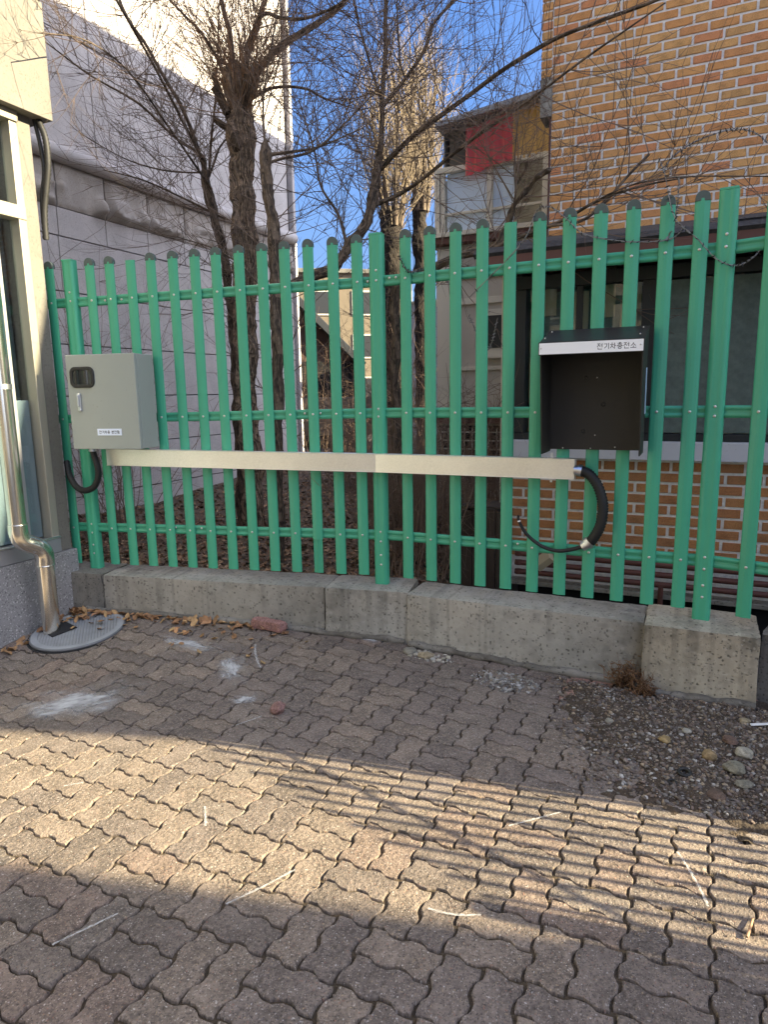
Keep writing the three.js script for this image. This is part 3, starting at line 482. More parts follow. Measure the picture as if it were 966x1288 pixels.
const SYL = {
  jeon: [['j', 0.06, 0.06, 0.56, 0.56], ['eo', 0.6, 0.02, 0.84, 0.68], ['n', 0.2, 0.68, 0.86, 0.96]], gi: [['g', 0.08, 0.12, 0.6, 0.82], ['i', 0.74, 0.02, 0.9, 0.98]], cha: [['ch', 0.04, 0.08, 0.6, 0.84], ['a', 0.72, 0.02, 0.96, 0.98]],
  chung: [['ch', 0.14, 0.02, 0.86, 0.46], ['u', 0.04, 0.55, 0.96, 0.68], ['ng', 0.26, 0.68, 0.74, 0.98]], so: [['s', 0.14, 0.08, 0.86, 0.6], ['o', 0.04, 0.58, 0.96, 0.88]],
  yong: [['ng', 0.26, 0.04, 0.74, 0.34], ['yo', 0.04, 0.38, 0.96, 0.56], ['ng', 0.26, 0.66, 0.74, 0.98]], bun: [['b', 0.22, 0.02, 0.78, 0.42], ['u', 0.04, 0.52, 0.96, 0.7], ['n', 0.2, 0.7, 0.84, 0.96]], ham: [['h', 0.08, 0.02, 0.6, 0.56], ['a', 0.72, 0.02, 0.96, 0.62], ['m', 0.24, 0.68, 0.84, 0.96]],
};
function lettered(w, h, syl, x, y, s, gap, lw) {
  const cv = document.createElement('canvas'); cv.width = w; cv.height = h; const c = cv.getContext('2d');
  c.fillStyle = '#f1f1f1'; c.fillRect(0, 0, w, h); c.strokeStyle = '#141414'; c.lineWidth = lw; c.lineJoin = 'miter';
  for (const k of syl) { if (k) hangul(c, SYL[k], x, y, s); x += k ? s * gap : s * 0.45; }
  const t = new THREE.CanvasTexture(cv); t.colorSpace = THREE.SRGBColorSpace; t.magFilter = THREE.LinearFilter; return t;
}
const plate = (w, h) => new THREE.PlaneGeometry(w, h);

// ───────────── charger hood ─────────────
{
  const h = thing('charger_hood', 'empty black sheet metal hood with a white lettered strip, bolted to the green fence', 'charger hood', [-0.478, 1.195, -3.592]);
  const W = 0.462, H = 0.605, t = 0.006;
  part('back_panel', bx(W - 0.012, H - 0.01, t, 0, H / 2, 0.01, 0.001), M.hood, h);
  const side = new THREE.Shape(); side.moveTo(0.0, -0.006); side.lineTo(0.205, -0.006); side.lineTo(0.292, 0.525); side.lineTo(0.03, H); side.lineTo(0, H); side.lineTo(0, -0.006);
  for (const s of [-1, 1]) { const g = new THREE.ExtrudeGeometry(side, { depth: t, bevelEnabled: false }).rotateY(-Math.PI / 2); g.translate(s * W / 2 + t / 2, 0, 0); part('side_panel', g, M.hood, h); part('side_flange', bx(0.004, 0.5, 0.018, s * (W / 2 - 0.004), 0.25, 0.012, 0.001), M.hood, h); }
  const lid = bx(W + 0.016, 0.005, 0.285, 0, 0, 0, 0.001); lid.rotateX(Math.atan2(0.078, 0.27)); lid.translate(0, H - 0.036, 0.162); part('lid', lid, M.black, h);
  part('front_lip', bx(W + 0.014, 0.06, 0.004, 0, 0.505, 0.297, 0.001), M.black, h);
  const strip = part('sign_strip', plate(W + 0.006, 0.052), mat({ map: lettered(1408, 156, ['jeon', 'gi', 'cha', 'chung', 'jeon', 'so'], 800, 34, 84, 1.04, 8), roughness: 0.4 }), h, 'white strip with black lettering'); strip.position.set(0, 0.505, 0.3005);
  part('peeling_film', bx(0.004, 0.22, 0.03, W / 2 + 0.0065, 0, 0, 0.001).rotateX(0.12).translate(0, 0.3, 0.07), M.film, h, 'pale blue strip on the right flank');
  const sc = new THREE.SphereGeometry(0.0038, 8, 5).scale(1, 1, 0.5);
  for (const [x, y, z] of [[-0.225, 0.507, 0.302], [0.222, 0.507, 0.302], [-0.215, 0.556, 0.262], [0.215, 0.556, 0.262], [-0.215, 0.598, 0.10], [0.215, 0.598, 0.10], [-0.16, 0.012, 0.015], [-0.02, 0.012, 0.015], [0.10, 0.02, 0.015], [-0.18, 0.5, 0.015], [0.17, 0.5, 0.015], [0.0, 0.08, 0.015], [0.0, 0.37, 0.015]]) part('screw', sc, M.bolt, h).position.set(x, y, z);
  for (const [x, y] of [[-0.055, 0.37], [-0.06, 0.10], [0.035, 0.235]]) part('screw_dimple', new THREE.TorusGeometry(0.009, 0.003, 6, 16), M.hood, h).position.set(x, y, 0.014);
}

// ───────────── distribution box on the left ─────────────
{
  const s = 1.70, off = 0.03, px = BEND[0] - Math.cos(AL) * s + Math.sin(AL) * off, pz = BEND[1] + Math.sin(AL) * s + Math.cos(AL) * off;
  const b = thing('distribution_box', 'grey steel electrical cabinet with a small window, hung on the left of the fence', 'electrical box', [px, 1.192, pz], AL);
  const w = 0.482, hh = 0.577;
  part('cabinet_body', bx(w, hh, 0.17, 0, hh / 2, 0.085, 0.004), M.boxGrey, b);
  const d = part('door', bx(w + 0.004, hh + 0.004, 0.022, 0, hh / 2, 0.187, 0.005), M.boxGrey, b);
  part('door_gasket', bx(w - 0.01, hh - 0.01, 0.008, 0, hh / 2, 0.173, 0.001), M.rubber, b);
  const rs = (W, H, r) => { const q = new THREE.Shape(); q.moveTo(-W / 2 + r, -H / 2); q.lineTo(W / 2 - r, -H / 2); q.absarc(W / 2 - r, -H / 2 + r, r, -Math.PI / 2, 0); q.lineTo(W / 2, H / 2 - r); q.absarc(W / 2 - r, H / 2 - r, r, 0, Math.PI / 2); q.lineTo(-W / 2 + r, H / 2); q.absarc(-W / 2 + r, H / 2 - r, r, Math.PI / 2, Math.PI); q.lineTo(-W / 2, -H / 2 + r); q.absarc(-W / 2 + r, -H / 2 + r, r, Math.PI, Math.PI * 1.5); return q; };
  const fr = rs(0.165, 0.122, 0.036); fr.holes.push(rs(0.136, 0.093, 0.024));
  part('window_frame', toCreasedNormals(new THREE.ExtrudeGeometry(fr, { depth: 0.007, bevelSize: 0.003, bevelThickness: 0.003, bevelSegments: 2, curveSegments: 8 }), 0.6).translate(-0.131, hh - 0.135, 0.197), M.rubber, d);
  part('window_pane', bx(0.137, 0.094, 0.003, -0.131, hh - 0.135, 0.2005, 0), phys({ color: [0.02, 0.022, 0.022], roughness: 0.04, clearcoat: 1, clearcoatRoughness: 0.03, metalness: 0 }), d);
  const hd = part('handle', bx(0.024, 0.108, 0.01, -0.165, hh - 0.285, 0.203, 0.005), M.zinc, d); part('handle_lever', bx(0.013, 0.074, 0.012, -0.165, hh - 0.278, 0.213, 0.005), M.zinc, hd); part('lock_button', new THREE.SphereGeometry(0.009, 12, 8).scale(1, 1, 0.5).translate(-0.160, hh - 0.335, 0.209), M.zinc, hd);
  const lb = part('label_plate', bx(0.172, 0.042, 0.002, 0.03, 0.105, 0.2, 0), mat({ color: [0.62, 0.68, 0.80], roughness: 0.4 }), d);
  const lt = part('lettering', plate(0.170, 0.040), mat({ map: lettered(680, 160, ['jeon', 'gi', 'cha', 'yong', '', 'bun', 'jeon', 'ham'], 45, 40, 79, 1.0, 11), color: new THREE.Color(0.8, 0.87, 1.0), roughness: 0.4 }), lb); lt.position.set(0.03, 0.105, 0.2016);
  part('cable_gland', [cyl(0.021, 0.021, 0.016, -0.17, -0.008, 0.115), cyl(0.026, 0.026, 0.008, -0.17, -0.018, 0.115, 6)], M.zinc, b);
  // flexible conduit
  const c = thing('flexible_conduit', 'short black corrugated conduit looping below the grey cabinet', 'conduit', [px, 1.192, pz], AL);
  part('hose', ribbed([[-0.17, -0.014, 0.115], [-0.162, -0.05, 0.115], [-0.146, -0.11, 0.115], [-0.148, -0.18, 0.11], [-0.19, -0.25, 0.10], [-0.27, -0.283, 0.085], [-0.345, -0.27, 0.07], [-0.42, -0.20, 0.04], [-0.47, -0.10, 0.0]], 0.021, 138), M.rubber, c);
}

// ───────────── cable trunking, right conduit ─────────────
{
  const tr = thing('cable_trunking', 'long straight galvanised cable trunking fixed across the fence', 'cable trunking', [BEND[0], 1.10, BEND[1]]);
  const r = (x0, x1) => [bx(x1 - x0, 0.102, 0.058, (x0 + x1) / 2, 0, 0.032, 0.002), bx(x1 - x0, 0.004, 0.062, (x0 + x1) / 2, 0.052, 0.033, 0.001), bx(x1 - x0, 0.004, 0.062, (x0 + x1) / 2, -0.052, 0.033, 0.001)];
  part('trunking_length', r(-0.012, 1.146), M.galv, tr);
  const l = part('trunking_length', r(-1.835, -0.008), M.galv, tr); l.rotation.y = AL; l.rotation.z = -0.013;
  part('end_cap', bx(0.004, 0.108, 0.06, 1.148, 0, 0.032, 0.001), M.galv, tr);
  for (const x of [0.06, 0.2, 0.54, 0.575, 1.0]) part('screw', new THREE.SphereGeometry(0.004, 8, 5), M.bolt, tr).position.set(x, 0.056, 0.045);
  for (const x of [1.02]) { part('strap', bx(0.012, 0.16, 0.003, x, 0, 0.0015, 0.001), M.zinc, tr); }
  const c = thing('flexible_conduit', 'black corrugated conduit curling down from the right trunking end to a bare cable tail', 'conduit', [-0.571, 1.10, -3.55]);
  const g = (p, q, rad) => tube([p, q], rad, 2, 8);
  part('gland', [g([0.0, -0.005, 0], [0.018, -0.005, 0], 0.026), g([0.018, -0.005, 0], [0.038, -0.008, 0], 0.031)], M.zinc, c);
  part('hose', ribbed([[0.032, -0.008, 0], [0.07, -0.02, 0.004], [0.115, -0.07, 0.008], [0.146, -0.15, 0.012], [0.152, -0.22, 0.012], [0.138, -0.30, 0.01], [0.105, -0.365, 0.006], [0.088, -0.385, 0.004]], 0.0285, 111), M.rubber, c);
  part('gland', [g([0.094, -0.376, 0.004], [0.078, -0.394, 0.003], 0.033), g([0.078, -0.394, 0.003], [0.056, -0.41, 0.002], 0.025)], M.zinc, c);
  part('cable', tube([[0.066, -0.402, 0.002], [0.01, -0.425, 0.0], [-0.07, -0.443, -0.004], [-0.155, -0.425, 0], [-0.235, -0.365, 0.012], [-0.268, -0.315, 0.02], [-0.281, -0.285, 0.024]], [...Array(33)].map((_, i) => 0.0115 - 0.00012 * i), 32), M.rubber, c);
  part('tape_band', g([-0.2785, -0.292, 0.0236], [-0.2805, -0.285, 0.024], 0.0088), M.white, c); part('cable_tip', tube([[-0.281, -0.285, 0.024], [-0.284, -0.268, 0.026], [-0.282, -0.258, 0.026]], 0.0075, 4), M.rubber, c);
}

// ───────────── left building with glass front, drain pipe, manhole ─────────────
{
  const b = thing('glass_front_building', 'pale building at the left edge with tall framed windows on a grey granite plinth', 'building', [-3.8, 0, -3.1]);
  const S = (n, m, x0, x1, y0, y1, z0, z1, label, r = 0.004) => part(n, span(x0 + 3.8, x1 + 3.8, y0, y1, z0 + 3.1, z1 + 3.1, r), m, b, label);
  S('plinth', M.plinth, -9, -3.8, -0.1, 0.50, -3.14, 6);
  S('pillar', M.panelWhite, -4.05, -3.825, 0.503, 3.22, -3.118, -3.022);
  for (const z of [-1.2, 0.6, 2.4, 4.2, 5.9]) S('pillar', M.panelWhite, -4.05, -3.825, 0.503, 3.22, z - 0.09, z + 0.09);
  S('beam', M.panelWhite, -9, -3.74, 3.2, 3.86, -3.22, 6); S('upper_wall', M.panelWhite, -9, -3.743, 3.866, 8.6, -3.215, 6);
  S('soffit_strip', M.alu, -3.9, -3.80, 3.14, 3.2, -3.02, 6);
  S('end_wall', M.panelWhite, -9, -4.06, 0.503, 3.2, -3.10, -3.0); S('rear_wall', M.cream, -6.6, -6.5, 0.503, 3.2, -3.0, 6); S('floor', M.cream, -6.5, -4.06, 0.45, 0.507, -3.0, 6); S('end_wall', M.panelWhite, -9, -4.06, 0.503, 3.2, 5.9, 6);
  S('blind', mat({ color: [0.10, 0.125, 0.13], roughness: 0.8 }), -4.03, -4.02, 0.55, 3.15, -3.0, 5.8);
  for (const [z0, z1] of [[-3.02, -1.29], [-1.11, 0.51], [0.69, 2.31], [2.49, 4.11]]) {
    const f = S('window_frame', M.alu, -3.90, -3.812, 0.56, 3.14, z0, z0 + 0.055); const q = (n, m, x0, x1, y0, y1, za, zb) => part(n, span(x0 + 3.8, x1 + 3.8, y0, y1, za + 3.1, zb + 3.1, 0.004), m, f);
    q('mullion', M.aluGrey, -3.90, -3.85, 0.62, 3.14, z0 + 0.175, z0 + 0.215); q('frame_side', M.alu, -3.90, -3.812, 0.56, 3.14, z1 - 0.055, z1);
    q('transom', M.alu, -3.90, -3.806, 2.585, 2.665, z0 + 0.002, z1 - 0.058); q('window_sill', M.aluGrey, -3.92, -3.802, 0.503, 0.60, z0, z1); q('sill_edge', M.zinc, -3.815, -3.796, 0.600, 0.612, z0, z1);
    q('pane', M.glass, -3.885, -3.88, 0.61, 2.584, z0 + 0.057, z1 - 0.056); q('pane', M.glass, -3.885, -3.88, 2.667, 3.14, z0 + 0.057, z1 - 0.056);
    q('privacy_film', mat({ color: [0.15, 0.19, 0.21], roughness: 0.35 }), -3.90, -3.893, 0.61, 1.50, z0 + 0.06, z1 - 0.06);
  }
  const cb = thing('cable_conduit', 'black cable bundle dropping from the beam beside the white pillar', 'cable', [-3.80, 0, -3.15]);
  part('cable', ribbed([[0.0, 3.2, -0.01], [0.035, 3.1, -0.02], [0.04, 2.95, -0.02], [0.015, 2.8, -0.01], [-0.01, 2.66, 0.0], [-0.02, 2.5, 0.0]], 0.02, 90, 10), M.rubber, cb); part('cable', tube([[-0.02, 3.2, 0.0], [0.0, 3.05, -0.01], [0.01, 2.9, -0.01], [-0.02, 2.75, 0.0], [-0.03, 2.6, 0.0]], 0.012), M.rubber, cb);
  const p = thing('drain_pipe', 'shiny stainless steel drain pipe with two elbows beside the glass front', 'drain pipe', [-3.635, 0.03, -2.755]);
  const R = 0.052;
  part('lower_pipe', tube([[0, 0.01, 0], [0.0, 0.47, 0]], R, 3, 28), M.stainless, p);
  part('elbow', tube([[0, 0.46, 0], [0, 0.53, 0.0], [-0.008, 0.575, 0.022], [-0.022, 0.600, 0.06], [-0.036, 0.625, 0.098], [-0.044, 0.67, 0.12], [-0.045, 0.74, 0.122]], R + 0.004, 40, 28), M.stainless, p);
  part('upper_pipe', tube([[-0.045, 0.72, 0.122], [-0.045, 3.6, 0.122]], R, 3, 28), M.stainless, p);
  for (const [x, y, z] of [[0, 0.46, 0], [-0.045, 0.735, 0.122]]) part('pipe_joint', new THREE.TorusGeometry(R + 0.003, 0.0035, 8, 30).rotateX(Math.PI / 2).translate(x, y, z), M.stainless, p);
  part('pipe_clamp', new THREE.CylinderGeometry(R + 0.003, R + 0.003, 0.03, 28, 1, true).translate(-0.045, 1.55, 0.122), M.zinc, p);
  const m = thing('manhole_cover', 'round grey manhole cover around the foot of the drain pipe', 'manhole cover', [-3.50, gy(-3.5, -2.84) - 0.006, -2.84]); m.rotation.set(0.11, 0, -0.01);
  const ms = surf(512, (u, v) => { const d = Math.hypot(u - 0.5, v - 0.5) * 2, a = ((u * 22 + v * 22) % 1 + 1) % 1, c = ((u * 22 - v * 22) % 1 + 1) % 1, g = (a < 0.2 || c < 0.2) && d < 0.86 ? 0 : 1, k = 0.8 + 0.4 * tfb(u, v, 8, 301, 4); const q = k * (0.72 + 0.28 * g); return [0.25 * q, 0.26 * q, 0.275 * q, g]; }, {});
  const disc = new THREE.CylinderGeometry(0.275, 0.278, 0.028, 56).translate(0, 0.006, 0); part('cover', disc, mat({ map: ms.map, bumpMap: ms.bump, bumpScale: 0.004, roughness: 0.6 }), m);
  part('rim', new THREE.TorusGeometry(0.276, 0.009, 8, 64).rotateX(Math.PI / 2).translate(0, 0.012, 0), M.iron, m); part('frame_ring', new THREE.CylinderGeometry(0.298, 0.298, 0.02, 56).translate(0, -0.006, 0), M.dark, m);
  part('pipe_plate', bx(0.20, 0.006, 0.16, -0.12, 0.023, 0.075, 0.001).rotateY(-0.25), M.dark, m);
}

// ───────────── granite building behind on the left ─────────────
{
  const b = thing('granite_building', 'tall grey granite clad building behind the trees with a round moulding along its side', 'building', [-5.3, 0, -6]);
  part('core', span(-12, -0.034, -0.2, 9.4, -2.44, 2.6, 0), M.jointDark, b);
  reseed(201);
  const pan = (y0, y1, z0, z1, d = 0, m = M.granite) => { const g = span(-0.032, d, y0 + 0.005, y1 - 0.005, z0 + 0.005, z1 - 0.005, 0.003), u = g.attributes.uv, a = rnd() * 5, c = rnd() * 5; for (let i = 0; i < u.count; i++) u.setXY(i, u.getX(i) + a, u.getY(i) + c); part('panel', g, m, b); };
  const ys = [0.1, 0.58, 1.05, 1.53, 2.0, 2.47, 2.95];
  for (let i = 0; i < 6; i++) for (let z = 2.6; z > -2.3; z -= 1.1) pan(ys[i], ys[i + 1], Math.max(-2.38, z - 1.1 + (i & 1 ? 0 : -0.03)), z);
  for (let z = 1.49 + 1.1; z > -2.3; z -= 0.55) pan(2.95, 3.2, Math.max(-2.38, z - 0.55), z);
  for (let z = 1.49 + 1.1; z > -2.3; z -= 0.555) {   // rock-faced course
    const z0 = Math.max(-2.38, z - 0.555), g = new THREE.BoxGeometry(0.06, 0.375, z - z0 - 0.016, 2, 18, 26).translate(-0.01, 3.39, (z + z0) / 2), p = g.attributes.position;
    for (let i = 0; i < p.count; i++) if (p.getX(i) > 0.01) { const Y = p.getY(i), Z = p.getZ(i), e = Math.min(1, Math.min(Math.abs(Y - 3.2025), Math.abs(Y - 3.5775), Math.abs(Z - z + 0.004), Math.abs(Z - z0 - 0.004)) / 0.04); p.setX(i, 0.0 + e * (0.012 + 0.12 * Math.max(0, fb3(Y * 7, 3, Z * 7, 4) - 0.32) * (Y < 3.4 ? 1.5 : 0.6))); }
    g.computeVertexNormals(); part('rock_faced_block', triUV(g), M.graniteRough, b);
  }
  const mc = new THREE.CylinderGeometry(0.075, 0.075, 4.98, 20, 1).rotateX(Math.PI / 2).translate(0.035, 3.645, 0.11); part('moulding', triUV(mc), M.granite, b); part('moulding_ledge', span(-0.03, 0.06, 3.70, 3.73, -2.38, 2.6, 0.002), M.granite, b);
  for (let y = 3.74; y < 9; y += 0.95) for (let z = 2.08; z > -2.3; z -= 1.1) pan(y, y + 0.95, Math.max(-2.38, z - 1.1), z);
  for (let y = 3.74; y < 9; y += 0.95) pan(y, y + 0.95, 2.08, 2.6);
  part('corner_pilaster', span(-0.032, 0.05, 0.0, 9.4, -2.44, -2.382, 0.004), M.granite, b);
  part('parapet', span(-12, 0.06, 9.42, 9.6, -2.4, 2.6, 0.01), M.granite, b);
}

// ───────────── brick house with veranda on the right ─────────────
{
  const b = thing('brick_house', 'tan brick house on the right with a dark window band under a sloping canopy', 'house', [-1.2, 0, -5.75]);
  const S = (n, m, x0, x1, y0, y1, z0, z1, r = 0.003, label) => part(n, span(x0 + 1.2, x1 + 1.2, y0, y1, z0 + 5.75, z1 + 5.75, r), m, b, label);
  S('wall', M.mortar, -1.19, 4.7, -0.3, 6.5, -9, -5.7535, 0); S('wall', M.mortar, 4.705, 16, -0.3, 9.5, -9, -5.7535, 0);
  S('roof', M.roof, -1.62, 4.9, 6.5, 6.7, -9.3, -5.25, 0.01); S('roof', M.roof, 4.35, 16.2, 9.5, 9.7, -9.3, -5.4, 0.01); { const e = new THREE.Shape(); e.moveTo(16.1, 4.60); e.lineTo(17.0, 4.90); e.lineTo(18.3, 5.30); e.lineTo(18.3, 6.4); e.lineTo(16.1, 6.4); e.lineTo(16.1, 4.60); part('roof', triUV(new THREE.ExtrudeGeometry(e, { depth: 0.2, bevelEnabled: false }).rotateX(-Math.PI / 2).translate(1.2, 9.51, 5.75)), M.roof, b); }
  reseed(301);
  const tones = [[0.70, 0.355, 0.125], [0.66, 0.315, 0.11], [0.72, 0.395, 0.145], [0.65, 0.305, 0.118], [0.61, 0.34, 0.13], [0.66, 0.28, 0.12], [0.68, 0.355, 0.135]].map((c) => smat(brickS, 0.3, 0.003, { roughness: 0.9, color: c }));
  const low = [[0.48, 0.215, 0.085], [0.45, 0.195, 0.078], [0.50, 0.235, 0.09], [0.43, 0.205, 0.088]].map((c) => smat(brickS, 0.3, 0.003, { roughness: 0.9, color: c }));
  const bg = (l) => [0, 1, 2, 3].map(() => { const g = bx(l, 0.0515, 0.03, 0, 0, 0, 0.0028), u = g.attributes.uv, a = rnd() * 4, c = rnd() * 4; for (let i = 0; i < u.count; i++) u.setXY(i, u.getX(i) + a, u.getY(i) + c); return g; });
  const full = bg(0.183), half = bg(0.083), rest = new Map(); let count = 0;
  function course(y, x0, x1, z, odd, mats, lim) {
    let x = x0; const l = odd ? 0.09 : 0.19; let first = true;
    while (x < x1 - 0.03) {
      const w = first ? l : 0.19, h = w < 0.15, m = mats[Math.floor(rnd() * mats.length)], g = (h ? half : full)[Math.floor(rnd() * 4)], X = x + w / 2 + 1.2, Z = z + 5.75 - 0.012 + rr(-0.0015, 0.0015);
      if (X - 1.2 < lim && count < 300) { const o = part('brick', g, m, b); o.position.set(X, y + rr(-0.0012, 0.0012), Z); o.rotation.z = rr(-0.004, 0.004); count++; } else { if (!rest.has(m)) rest.set(m, []); rest.get(m).push(g.clone().translate(X, y, Z)); }
      x += w + 0.01; first = false;
    }
  }
  let k = 0; for (let y = 4.36; y > 2.62; y -= 0.067) course(y, -1.19, 2.4, -5.75, k++ & 1, tones, 0.40);
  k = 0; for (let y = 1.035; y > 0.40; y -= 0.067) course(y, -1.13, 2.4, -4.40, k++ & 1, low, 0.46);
  for (let y = 4.427; y < 6.4; y += 0.067) course(y, -1.19, 2.4, -5.75, k++ & 1, tones, -9);
  rest.forEach((l, m) => info(part('bricks', l, m, b), null, null, null, 'stuff'));
  // projecting pier high at the corner
  S('corbel', M.concMid, -1.275, -1.185, 3.62, 3.9, -5.95, -5.72, 0.004, 'grey concrete corbel under the pier'); S('pier_core', M.mortar, -1.268, -1.19, 3.902, 6.4, -5.95, -5.737, 0);
  for (let y = 3.935, i = 0; y < 4.7; y += 0.067, i++) for (const [x, w] of [[-1.232, 0.08]]) { const o = part('pier_brick', i & 1 ? half[i % 4] : half[(i + 1) % 4], tones[i % 7], b); o.position.set(x + 1.2, y, 0.006); }
  S('corner_trim', M.pipeRed, -1.205, -1.192, 2.72, 3.62, -5.9, -5.745, 0.002);
  // veranda
  S('veranda_wall', M.mortar, -1.12, 3.4, 0.24, 1.076, -5.76, -4.4035, 0); S('foundation', M.dark, -1.05, 3.4, -0.4, 0.225, -5.76, -4.36, 0.005); S('foundation_ledge', M.concMid, -1.10, 3.4, 0.227, 0.256, -5.76, -4.30, 0.004);
  S('sill', M.whiteTrim, -1.13, 3.4, 1.078, 1.19, -4.62, -4.345, 0.004);
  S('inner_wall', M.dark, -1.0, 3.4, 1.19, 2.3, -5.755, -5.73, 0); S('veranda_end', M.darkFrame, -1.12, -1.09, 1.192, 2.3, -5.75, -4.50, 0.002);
  const f = S('window_frame', M.darkFrame, -1.115, 3.4, 2.14, 2.22, -4.47, -4.395); const q = (n, m, x0, x1, y0, y1, z0, z1, label) => part(n, span(x0 + 1.2, x1 + 1.2, y0, y1, z0 + 5.75, z1 + 5.75, 0.003), m, f, label);
  q('frame_sill', M.darkFrame, -1.115, 3.4, 1.192, 1.235, -4.47, -4.395);
  for (const x of [-0.73, 0.05]) q('sash_bar', M.darkFrame, x, x + 0.04, 1.236, 2.138, -4.43, -4.405);
  for (const x of [-1.115, -0.345, 0.42, 1.2, 2.0, 2.8]) q('frame_post', M.darkFrame, x, x + 0.075, 1.236, 2.138, -4.47, -4.392);
  for (const [x0, x1] of [[-1.04, -0.345], [-0.27, 0.42], [0.495, 1.2], [1.275, 2.0], [2.075, 2.8]]) { q('pane', M.glass, x0, x1, 1.236, 2.138, -4.436, -4.431); q('mesh_screen', M.meshCloth, x0 + 0.004, x1 - 0.004, 1.24, 2.13, x0 < -0.9 ? -4.53 : -4.425, x0 < -0.9 ? -4.525 : -4.42, 'green shade netting over the pane'); }
  reseed(9); for (const [x, y, w, h] of [[-0.98, 1.98, 0.11, 0.2], [-0.77, 1.88, 0.10, 0.24], [-0.60, 1.95, 0.09, 0.3], [-0.48, 1.85, 0.10, 0.2], [-1.0, 1.32, 0.06, 0.13], [-0.235, 1.73, 0.04, 0.24], [-0.42, 1.99, 0.06, 0.22]]) q('cardboard_piece', M.woodPale, x, x + w, y, y + h, -4.517, -4.51, 'cream board leaning inside the window');
  // canopy
  const cn = new THREE.Shape(); cn.moveTo(-5.75, 2.66); cn.lineTo(-4.12, 2.30); cn.lineTo(-4.10, 2.325); cn.lineTo(-4.14, 2.36); cn.lineTo(-5.75, 2.735); cn.lineTo(-5.75, 2.66);
  const cg = new THREE.ExtrudeGeometry(cn, { depth: 5.0, bevelEnabled: false }).rotateY(-Math.PI / 2).scale(1, 1, 1); cg.translate(1.2 + 3.4 + 0.3, 0, 5.75);
  const cx = part('canopy', triUV(cg), M.roof, b); part('canopy_fascia', span(-0.08, 4.9, 2.225, 2.31, 1.58, 1.635, 0.003), M.fascia, cx); part('canopy_soffit', span(-0.05, 4.9, 2.262, 2.28, 0.03, 1.578, 0.002), M.fascia, cx);
  for (let x = 1.28; x < 2.4; x += 0.085) for (let i = 0; i < 5; i++) part('roof_tile', bx(0.078, 0.004, 0.075, x + (i & 1 ? 0.04 : 0), 0, 0, 0.001).rotateX(0.228).translate(0, 2.375 + 0.0185 * i, 1.58 - 0.08 * i), M.roof, cx);
  for (const y of [0.44, 0.378, 0.316]) { const p = part('wall_pipe', new THREE.CylinderGeometry(0.019, 0.019, 4.5, 12).rotateZ(Math.PI / 2).translate(0.14 + 2.25, y, 1.44), M.pipeRed, b); part('pipe_fitting', [cyl(0.024, 0.024, 0.03, 0.165, y, 1.44, 10)], M.pipeRed, p); }
  part('wall_pipe', cyl(0.016, 0.016, 0.5, 1.05, 0.06, 1.47, 10), M.pipeRed, b);
  S('downpipe', M.cream, -1.235, -1.15, 0.52, 2.3, -4.62, -4.52, 0.01, 'cream boxed downpipe at the house corner');
}
{
  const w = solo('wooden_offcut', bx(0.12, 0.045, 0.10, 0, 0, 0, 0.004), M.woodPale, 'short pale wooden offcut tilted behind the fence near the cable', 'wood'); w.position.set(-0.85, 0.43, -4.22); w.rotation.set(0.4, 0.3, 0.65);
  const bxx = thing('wooden_box', 'dark brown weathered wooden plank box behind the fence', 'wooden box', [-1.30, 0.1, -4.42]);
  for (let i = 0; i < 3; i++) part('plank', bx(0.075, 0.62 + 0.02 * i, 0.02, -0.08 + i * 0.079, 0.31, 0.17, 0.003), M.wood, bxx);
  part('side_board', bx(0.02, 0.62, 0.34, 0.13, 0.31, 0, 0.003), M.wood, bxx); part('side_board', bx(0.02, 0.6, 0.34, -0.13, 0.3, 0, 0.003), M.wood, bxx); part('top_board', bx(0.29, 0.02, 0.36, 0, 0.635, 0, 0.003).rotateX(-0.04), M.wood, bxx);
}
